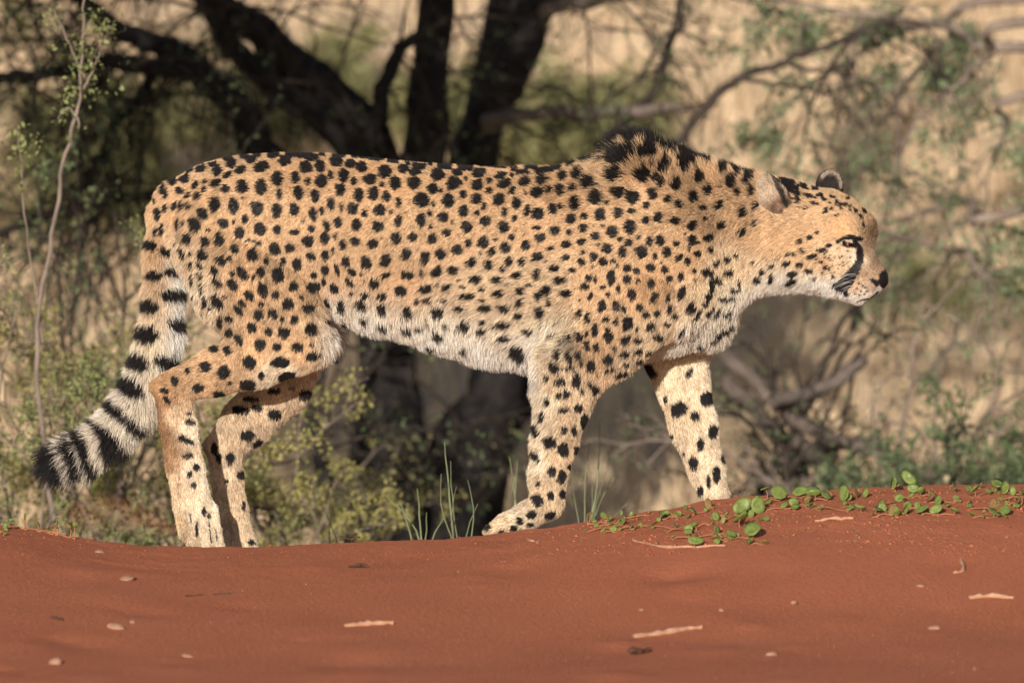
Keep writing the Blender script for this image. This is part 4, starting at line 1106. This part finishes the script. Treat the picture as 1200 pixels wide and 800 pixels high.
shrub('shrub', 230, 2.6, 420, 170, 7, 1, LEAF_S, TWIG_D, 'grey green shrub behind the cheetah\'s near hind leg', .012, 2, .8, group=GS)
shrub('shrub', 335, 2.2, 480, 150, 7, 1, LEAF_Y, TWIG_G, 'yellowish low shrub between the hind legs and the dark trunk', .011, 2, .9, group=GS)
shrub('shrub', 60, 3.4, 190, 240, 8, 1, LEAF_G, TWIG_D, 'taller dark green shrub rising behind the olive shrub and tail', .015, 2, .28, rad=.005, group=GS)
shrub('shrub', 200, 3.6, 300, 200, 7, 1, LEAF_O, TWIG_D, 'olive bush behind the rump, in front of the tree limbs', .015, 2, .3, rad=.005, group=GS)
shrub('shrub', 470, 3.6, 520, 190, 5, 0, LEAF_Y, TWIG_G, 'sparse yellow-tipped shrub below the belly, in front of the trunk', .011, 2, .5, group=GS)
shrub('thorn_bush', 905, 4.2, 330, 260, 10, 0, LEAF_G, TWIG_D, 'tangled dark leafless thorn bush between the foreleg and the muzzle', .014, 1, .30, rad=.010, kids=(3, 6), base_w=.5)
shrub('thorn_bush', 1010, 3.8, 380, 300, 7, 1, LEAF_G, TWIG_G, 'twiggy thorn bush with some green leaves below the cheetah\'s chin', .014, 1, .22, rad=.008, kids=(3, 6), base_w=.5)
shrub('thorn_bush', 1130, 3.3, 460, 300, 15, 1, LEAF_G, TWIG_D, 'low dark green leafy bush just behind the creeping plants', .016, 2, .9, rad=.005, base_w=.7)
shrub('thorn_bush', 740, 4.6, 470, 200, 4, 0, LEAF_O, TWIG_D, 'thin dark leafless bush seen between the two forelegs', .012, 1, .2, rad=.007, kids=(3, 6), base_w=.5)
shrub('olive_bush', 640, 9.6, 60, 300, 12, 1, LEAF_O, TWIG_D, 'round olive bush far off on the plain beyond the trunks', .028, 3, .6, rad=.007)
shrub('olive_bush', 330, 10.2, 60, 240, 10, 1, LEAF_O, TWIG_D, 'distant olive bush beyond the slanting dark limbs', .03, 3, .7, rad=.007)
shrub('olive_bush', 90, 9.2, 30, 280, 10, 1, LEAF_O, TWIG_D, 'distant dull green bush beyond the tall leafy shoot', .028, 3, .7, rad=.007)
shrub('olive_bush', 1090, 8.6, 330, 220, 7, 1, LEAF_O, TWIG_D, 'distant low grey bush on the plain beyond the cheetah\'s nose', .025, 2, .4, rad=.006)

# fallen grey limbs inside the thorn bush
fb = P(960, 520, 4.1)
fall = tag(empty('fallen_branch', fb), 'fallen grey branch slanting down through the thorn bush', 'branch')
for nm, pts in (('limb', [(838, 405), (890, 462), (950, 505), (1060, 548), (1130, 585)]), ('limb', [(850, 445), (905, 500), (960, 540)]), ('limb', [(905, 470), (960, 455), (1010, 420)])):
    limb(fall, nm, pts, 4.0, [20, 17, 16, 14, 12][:len(pts)], BARK_G, 4.2)

# tall leafy shoot
sb = P(70, 640, 1.6); sb[2] = float(ground_z(sb[0], 1.6))
shoot_o = tag(empty('leafy_shoot', sb), 'tall thin upright shoot with tufts of tiny green leaves', 'plant')
V, F, LV = [], [], []
st = wiggly([sb, P(45, 420, 1.6), P(68, 275, 1.6), P(88, 170, 1.6), P(98, 105, 1.6), P(104, 40, 1.6), P(98, -20, 1.6)], 40, .003)
add_tube(V, F, st, np.linspace(.006, .002, 40), 6)
for (a, b, n, sd) in ((100, 75, 34, 15), (105, 30, 16, 10), (88, 118, 14, 10), (75, 140, 10, 10), (125, 35, 12, 8), (60, 20, 8, 8), (20, 165, 16, 12), (25, 200, 12, 12)):
    for _ in range(n): LV.append(P(a + rng.normal(0, sd), b + rng.normal(0, sd * 1.3), 1.6 + rng.normal(0, .02)))
for pts in ([(98, 105), (115, 75), (128, 30)], [(92, 150), (80, 128), (68, 140)], [(99, 90), (78, 50), (62, 5)], [(50, 400), (30, 280), (20, 150)]):
    w = wiggly([P(a, b, 1.6) for a, b in pts], 14, .002); add_tube(V, F, w, np.linspace(.003, .0012, 14), 5)
child_at(mesh_np('stem', V, F, TWIG_G), shoot_o)
V, F = [], []
LV = np.array(LV); add_leaves(V, F, np.repeat(LV, 4, 0) + rng.normal(0, .008, (len(LV) * 4, 3)), .012)
child_at(mesh_np('leaves', V, F, LEAF_S, smooth=False), shoot_o)

# ---- green grass tufts just behind the crest
GRASS = simple_mat('green_grass', (.24, .29, .15), (.38, .42, .24), 25, .5, 0, .3, .3)
def tuft(px, y, blades, label):
    b = P(px, 632, y); b[2] = float(ground_z(b[0], y)) - .01
    o = tag(empty('grass_tuft', b), label, 'grass', 'green grass tufts along the crest')
    for tx, ty, w in blades:
        s = b + np.array([rng.normal(0, .012), rng.normal(0, .015), 0]); e = P(tx, ty, y + rng.normal(0, .05))
        mid = (s + e) / 2 + np.array([rng.normal(0, .01), 0, .02])
        W = wiggly([s, mid, e], 9, .001); V, F = [], []
        add_tube(V, F, W, np.linspace(w, w * .3, 9) * .0012, 4)
        child_at(mesh_np('blade', V, F, GRASS), o)
tuft(400, .9, [(378, 592, 1.5), (388, 600, 1.8), (405, 612, 1.5), (415, 620, 1.2)], 'small green grass tuft at the foot of the dark trunk')
tuft(495, .7, [(452, 580, 2), (470, 590, 2), (489, 572, 2), (500, 600, 1.6), (520, 605, 1.6)], 'short green grass tuft below the cheetah\'s belly')
tuft(545, .6, [(521, 518, 2.2), (517, 555, 1.5), (535, 570, 1.4), (560, 590, 1.4), (548, 562, 1.3), (528, 540, 1.4)], 'tall green grass tuft behind the flexed near paw')
tuft(612, 1.0, [(597, 535, 1.8), (607, 525, 1.6), (615, 545, 1.4), (604, 560, 1.3)], 'thin green grass tuft left of the near foreleg\'s wrist')
tuft(680, .8, [(703, 490, 2), (690, 520, 1.6), (720, 560, 1.6), (712, 545, 1.5), (672, 575, 1.6), (735, 590, 1.3), (694, 570, 1.4)], 'spreading green grass tuft between the forelegs')

# ---- dry grass on the plain
DRY = simple_mat('dry_grass', (.66, .50, .33), (.82, .66, .46), 3, .8, 0, .15, .3)
def grass_field(name, n, ylo, yhi, hlo, hhi, wid, label, mat):
    y = ylo + (yhi - ylo) * rng.random(n) ** 1.3
    x = rng.uniform(-1, 1, n) * (2.2 + (y + DIST) * .10)
    p3 = np.stack([x, y, 0 * x], 1)
    k = vnoise(p3, .8, 5) + .6 * vnoise(p3, 2.0, 6) + rng.normal(0, .6, n) > -.75
    x, y = x[k], y[k]; n = len(x)
    z = ground_z(x, y) - .02
    h = rng.uniform(hlo, hhi, n); w = wid * (1 + y / 25)
    lx, ly = rng.normal(0, .3, n) * h, rng.normal(0, .3, n) * h
    th = rng.uniform(0, math.pi, n)
    A = np.stack([x - np.cos(th) * w, y - np.sin(th) * w, z], 1); B = np.stack([x + np.cos(th) * w, y + np.sin(th) * w, z], 1)
    C = np.stack([x + lx * .4 + np.cos(th) * w * .7, y + ly * .4 + np.sin(th) * w * .7, z + h * .6], 1); D = np.stack([x + lx * .4 - np.cos(th) * w * .7, y + ly * .4 - np.sin(th) * w * .7, z + h * .6], 1)
    E = np.stack([x + lx, y + ly, z + h], 1)
    V = np.stack([A, B, C, D, E], 1).reshape(-1, 3); i = np.arange(n) * 5
    F = np.concatenate([np.stack([i, i + 1, i + 2], 1), np.stack([i, i + 2, i + 3], 1), np.stack([i + 3, i + 2, i + 4], 1)])
    return tag(mesh_np(name, V, F, mat, smooth=False), label, kind='stuff')
grass_field('dry_grass', 170000, 6.0, 28, .06, .18, .004, 'pale dry grass covering the plain behind the tree', DRY)

# ------------------------------------------------------------------ small things on the sand
def on_sand(px, py):
    """where the line of sight through the pixel meets the sand in front of the crest"""
    d = FWD + np.array([1.0, 0, 0]) * ((px - 600) / FPX) + UPV * ((400 - py) / FPX)
    ts = np.linspace(15.2, 18.4, 900); q = CAM + ts[:, None] * d
    below_ = q[:, 2] < ground_z(q[:, 0], q[:, 1])
    i = int(np.argmax(below_)) if below_.any() else 790
    return q[i]
PEB = simple_mat('pale_pebble', (.24, .11, .07), (.40, .23, .155), 60, .85, .3, .2)
STRAW = simple_mat('dry_straw', (.34, .17, .10), (.52, .31, .20), 80, .8, .2, .2)
DARKB = simple_mat('dark_debris', (.05, .028, .02), (.12, .06, .04), 80, .9, .3, .1)
SUCC = simple_mat('succulent_leaf', (.13, .20, .045), (.30, .36, .10), 130, .42, 0, .4, .35)
SUCR = simple_mat('reddish_leaf', (.20, .13, .05), (.34, .22, .08), 60, .5, 0, .3, .3)
STEM = simple_mat('red_stem', (.25, .10, .05), (.38, .18, .09), 60, .7)

import bmesh
def pebble_mesh(seed):
    bm = bmesh.new(); bmesh.ops.create_icosphere(bm, subdivisions=2, radius=1)
    for v in bm.verts:
        p = np.array(v.co)[None]
        k = 1 + .22 * vnoise(p, 1.2, seed % 8)[0] + .08 * vnoise(p, 3.1, (seed + 3) % 8)[0]
        v.co *= k
    me = bpy.data.meshes.new('pebble'); bm.to_mesh(me); bm.free(); me.materials.append(PEB)
    return me
PM = [pebble_mesh(i) for i in range(4)]
for i, (px, py, w, h) in enumerate([(150, 678, 17, 8), (136, 734, 24, 10), (155, 729, 9, 8), (221, 769, 18, 10), (66, 777, 15, 14), (118, 647, 14, 6), (845, 716, 9, 9), (752, 715, 9, 8),
                                    (1080, 687, 10, 6), (930, 706, 9, 7), (905, 768, 18, 13), (1095, 736, 18, 10), (461, 681, 8, 5), (105, 676, 7, 5)]):
    p = on_sand(px, py); s = depth_scale(p[1])
    o = mesh_data_obj('pebble', PM[i % 4], PEB)
    o.scale = (w * s / 2, w * s / 2 * rng.uniform(.7, 1.1), h * s / 2 * .8)
    o.location = (p[0], p[1], p[2] + h * s * .06); o.rotation_euler = (rng.normal(0, .15), rng.normal(0, .15), rng.uniform(0, 6))
    tag(o, {1: 'wider pale pebble of a close pair near the stubby dark twig', 2: 'smaller pale pebble of a close pair near the stubby dark twig',
            4: 'rounded pale pebble lying alone in front of the stubby dark twig', 10: 'thick pale pebble lying alone beyond the longest dry stick'}.get(i, 'small pale pebble lying on the red sand in front of the crest'), 'pebble', 'pale pebbles scattered on the sand')
def stick(name, pix, w, mat, label, cat):
    q = [on_sand(a, b) for a, b in pix]
    pts = [p + np.array([0, 0, w * .0003 + .0004]) for p in q]
    W = wiggly(pts, 12, .0011); V, F = [], []
    prof = np.sin(np.linspace(.25, 2.8, 12)) ** .4
    add_tube(V, F, W, prof * (1 + .25 * rng.normal(size=12)).clip(.5, 1.5) * w * .72 * depth_scale(q[0][1]) / 2, 6)
    return tag(mesh_np(name, V, F, mat), label, cat)
stick('dry_stick', [(404, 735), (430, 733), (461, 732)], 11, STRAW, 'thick pale dry stick lying alone on the sand', 'stick')
stick('dry_stick', [(742, 747), (780, 742), (822, 737)], 11, STRAW, 'longest pale dry stick with a dark clump beside it', 'stick')
stick('straw', [(618, 632), (632, 638)], 5, STRAW, 'short pale straw on the crest beside the flexed paw', 'straw')
stick('straw', [(742, 634), (790, 641), (850, 640)], 5, STRAW, 'long curved straw under the creeping plant', 'straw')
stick('straw', [(955, 611), (985, 609), (1000, 608)], 5, STRAW, 'short straw lying on the mound below the biggest round leaves', 'straw')
stick('straw', [(1117, 672), (1128, 668), (1126, 657)], 7, STRAW, 'curled pale straw scrap standing up from the sand', 'straw')
stick('dry_stick', [(1136, 702), (1160, 699), (1188, 702)], 10, STRAW, 'stubby pale twig lying next to the curled straw', 'stick')
stick('dark_twig', [(735, 765), (762, 762)], 9, DARKB, 'short dark scrap below the longest pale stick', 'twig')
stick('dark_twig', [(408, 665), (432, 664)], 6, DARKB, 'small dark twig on the sand beneath the belly', 'twig')
stick('dark_twig', [(218, 699), (245, 697), (272, 696)], 5, DARKB, 'thin dark twig on the sand below the hind paws', 'twig')
stick('dark_twig', [(60, 724), (74, 727)], 7, DARKB, 'stubby dark twig on the sand near two pale pebbles', 'twig')
stick('dark_twig', [(398, 634), (412, 631), (422, 630)], 4, DARKB, 'tiny dark twig lying right on the crest', 'twig')
# litter too small to pick apart
gn = 1500
gxr, gyr = rng.uniform(-1.15, 1.15, gn), rng.uniform(-2.4, -.3, gn)
gz = ground_z(gxr, gyr) + .0008
sz = rng.uniform(.0006, .0018, gn) * np.where(rng.random(gn) < .04, 1.8, 1)
T = np.array([[1, 0, -.4], [-.5, .87, -.4], [-.5, -.87, -.4], [0, 0, .9]])
V = (np.stack([gxr, gyr, gz], 1)[:, None] + T[None] * sz[:, None, None] * rng.uniform(.6, 1.5, (gn, 1, 3))).reshape(-1, 3)
i = np.arange(gn) * 4
F = np.concatenate([np.stack([i + a_, i + b_, i + c_], 1) for a_, b_, c_ in ((0, 1, 3), (1, 2, 3), (2, 0, 3), (0, 2, 1))])
tag(mesh_np('sand_grit', V, F, simple_mat('grit', (.16, .07, .04), (.50, .30, .20), 40, .9), smooth=False), 'fine grit sprinkled over the red sand', kind='stuff')

# crumbs of sand and leaf litter along the mound
def crumbs(name, n, box, lo_s, hi_s, mat, label):
    c = []
    while len(c) < n:
        px, py = rng.uniform(box[0], box[2]), rng.uniform(box[1], box[3])
        if py > np.interp(px, [q[0] for q in CREST], [q[1] for q in CREST]) - 1: c.append(on_sand(px, py))
    c = np.array(c); s_ = rng.uniform(lo_s, hi_s, n)
    O = np.array([[1, 0, 0], [-1, 0, 0], [0, 1, 0], [0, -1, 0], [0, 0, 1], [0, 0, -1]])
    V = (c[:, None] + O[None] * s_[:, None, None] * rng.uniform(.4, 1.3, (n, 6, 1)) * rng.uniform(.5, 1.4, (n, 1, 3)) * np.array([1, 1, .7])).reshape(-1, 3)
    i = np.arange(n) * 6
    F = np.concatenate([np.stack([i + a_, i + b_, i + c_], 1) for a_, b_, c_ in ((0, 2, 4), (2, 1, 4), (1, 3, 4), (3, 0, 4), (2, 0, 5), (1, 2, 5), (3, 1, 5), (0, 3, 5))])
    tag(mesh_np(name, V, F, mat, smooth=False), label, kind='stuff')
crumbs('sand_crumbs', 900, (640, 565, 1210, 650), .0015, .0050, simple_mat('red_crumb', (.26, .08, .04), (.46, .17, .09), 60, .95, .3, .1), 'crumbs of red sand on the mound')
crumbs('leaf_litter', 420, (670, 568, 1210, 640), .0015, .0055, simple_mat('litter', (.09, .045, .025), (.34, .18, .09), 60, .9, .3, .1), 'brown leaf litter among the creeping plants')
crumbs('sand_crumbs', 500, (0, 610, 640, 660), .0010, .0030, bpy.data.materials['red_crumb'], 'crumbs of red sand along the low crest')

# ---- creeping plants with round fleshy leaves
def leaf_mesh(mat):
    V = [(0, 0, 0)]; F = []
    for r_, z in ((.55, .05), (1.0, .16)):
        for k in range(10):
            t = 2 * math.pi * k / 10
            V.append((r_ * math.cos(t) * (1 if r_ < 1 else 1 - .10 * (k == 0)), r_ * math.sin(t) * .92, z + .04 * math.cos(2 * t)))
    for k in range(10): F.append((0, 1 + k, 1 + (k + 1) % 10))
    for k in range(10): F.append((1 + k, 11 + k, 11 + (k + 1) % 10, 1 + (k + 1) % 10))
    n = len(V)
    V += [(x, y, z - .10) for x, y, z in V]; F += [tuple(n + i for i in reversed(f)) for f in F]
    for k in range(10): F.append((11 + k, n + 11 + k, n + 11 + (k + 1) % 10, 11 + (k + 1) % 10))
    me = bpy.data.meshes.new('leaf'); me.from_pydata(V, [], F); me.materials.append(mat)
    me.polygons.foreach_set('use_smooth', np.ones(len(me.polygons), bool)); return me
LM = [leaf_mesh(SUCC), leaf_mesh(SUCR)]
def creeper(label, leaves, extra=0, box=None, sz=(3, 6)):
    """leaves: pixel x, pixel y, radius px"""
    L_ = list(leaves)
    for _ in range(extra): L_.append((rng.uniform(box[0], box[2]), rng.uniform(box[1], box[3]), rng.uniform(*sz)))
    roots = []
    for px, py, r in L_:
        i = np.interp(px, [c[0] for c in CREST], [c[1] for c in CREST])
        g = on_sand(px, max(py + r * 1.1, i + 3)); roots.append(g)
    o = tag(empty('creeping_plant', roots[0]), label, 'plant', 'creeping plants on the crest')
    for k, ((px, py, r), g) in enumerate(zip(L_, roots)):
        s = depth_scale(g[1]); c = P(px, py, g[1])
        lf = mesh_data_obj('leaf', LM[0 if rng.random() < .86 or r > 6 else 1], None, o)
        r *= 1.25; lf.scale = (r * s, r * s * rng.uniform(.6, 1.0), r * s * rng.uniform(.4, 1.3))
        nrm_ = unit(np.array([rng.normal(-.2, .6), rng.normal(-.5, .5), rng.uniform(.2, 1.2)]))
        q = Vector(nrm_).to_track_quat('Z', 'Y') @ Quaternion((0, 0, 1), rng.uniform(0, 6.28)); lf.rotation_mode = 'QUATERNION'; lf.rotation_quaternion = q
        lf.location = Vector(c) - o.location
        V, F = [], []
        add_tube(V, F, wiggly([g - [0, 0, .004], (g + c) / 2 + [rng.normal(0, .004), .002, 0], c], 5, .0005), np.linspace(.0014, .001, 5), 4)
        child_at(mesh_np('stem', V, F, STEM), o)
        if k and rng.random() < .7:
            j = int(np.argmin([np.linalg.norm(g - roots[q_]) for q_ in range(k)])); a_ = roots[j]
            if np.linalg.norm(a_ - g) < .09:
                mid = (a_ + g) / 2; mid[2] = float(ground_z(mid[0], mid[1])) + .004
                V, F = [], []
                add_tube(V, F, wiggly([a_ + [0, 0, .001], mid, g + [0, 0, .001]], 7, .001), np.full(7, .0015), 4)
                child_at(mesh_np('runner', V, F, STEM), o)
    return o
creeper('creeping plant with the largest round green leaves on top of the mound', [(898, 572, 9), (913, 577, 9), (938, 575, 8), (953, 573, 9), (954, 578, 8), (989, 578, 9), (968, 580, 6), (946, 585, 6), (930, 588, 5), (1003, 577, 6)], 30, (880, 574, 1020, 598), (2.2, 5))
creeper('creeping plant with leaves trailing down the mound beside the far foreleg', [(870, 592, 11), (888, 592, 9), (868, 607, 10), (882, 620, 10), (815, 633, 8), (840, 621, 6), (857, 626, 6), (811, 598, 6), (830, 590, 6), (851, 603, 5)], 34, (790, 592, 905, 636), (2.2, 5.5))
creeper('sparse low creeping plant on the crest behind the flexed paw', [(745, 605, 5), (775, 603, 6), (730, 611, 4), (795, 602, 4)], 30, (682, 600, 810, 622), (2, 4.5))
creeper('thin creeping plant strung along the bare top of the mound', [(1048, 566, 7), (1065, 560, 9), (1070, 572, 6), (1080, 575, 6), (1045, 598, 6), (1062, 597, 6), (1080, 596, 7), (1097, 596, 7), (1092, 578, 5)], 30, (1015, 566, 1125, 602), (2.2, 5.5))
creeper('small creeping plant at the end of the mound beyond the twigs', [(1142, 574, 8), (1170, 567, 9), (1178, 572, 7), (1195, 583, 8), (1165, 600, 7), (1178, 597, 7), (1187, 575, 5)], 22, (1125, 566, 1215, 605), (2.2, 5.5))
creeper('tiny creeping plant on the low crest beneath the tail', [(12, 612, 5), (30, 605, 4), (45, 614, 4), (80, 616, 4), (62, 617, 3)], 12, (0, 608, 95, 626), (2, 3.5))

# ---- sand kicked up behind the hind paws
kn = 5200
t = rng.random(kn)
px = 205 - 120 * t ** .9 + rng.normal(0, 9, kn); py = 622 - 40 * np.sin(t * 2.4) * rng.random(kn) ** .6 + rng.normal(0, 4, kn)
c = np.array([P(a_, b_, d_) for a_, b_, d_ in zip(px, py, rng.normal(-.02, .05, kn))])
sz = rng.uniform(.0003, .0009, kn)
V = (c[:, None] + T[None] * sz[:, None, None]).reshape(-1, 3); i = np.arange(kn) * 4
F = np.concatenate([np.stack([i + a_, i + b_, i + c_], 1) for a_, b_, c_ in ((0, 1, 3), (1, 2, 3), (2, 0, 3), (0, 2, 1))])
tag(mesh_np('kicked_up_sand', V, F, simple_mat('flying_sand', (.36, .13, .06), (.5, .24, .13), 40, .9), smooth=False), 'spray of red sand grains kicked up behind the hind paws', kind='stuff')
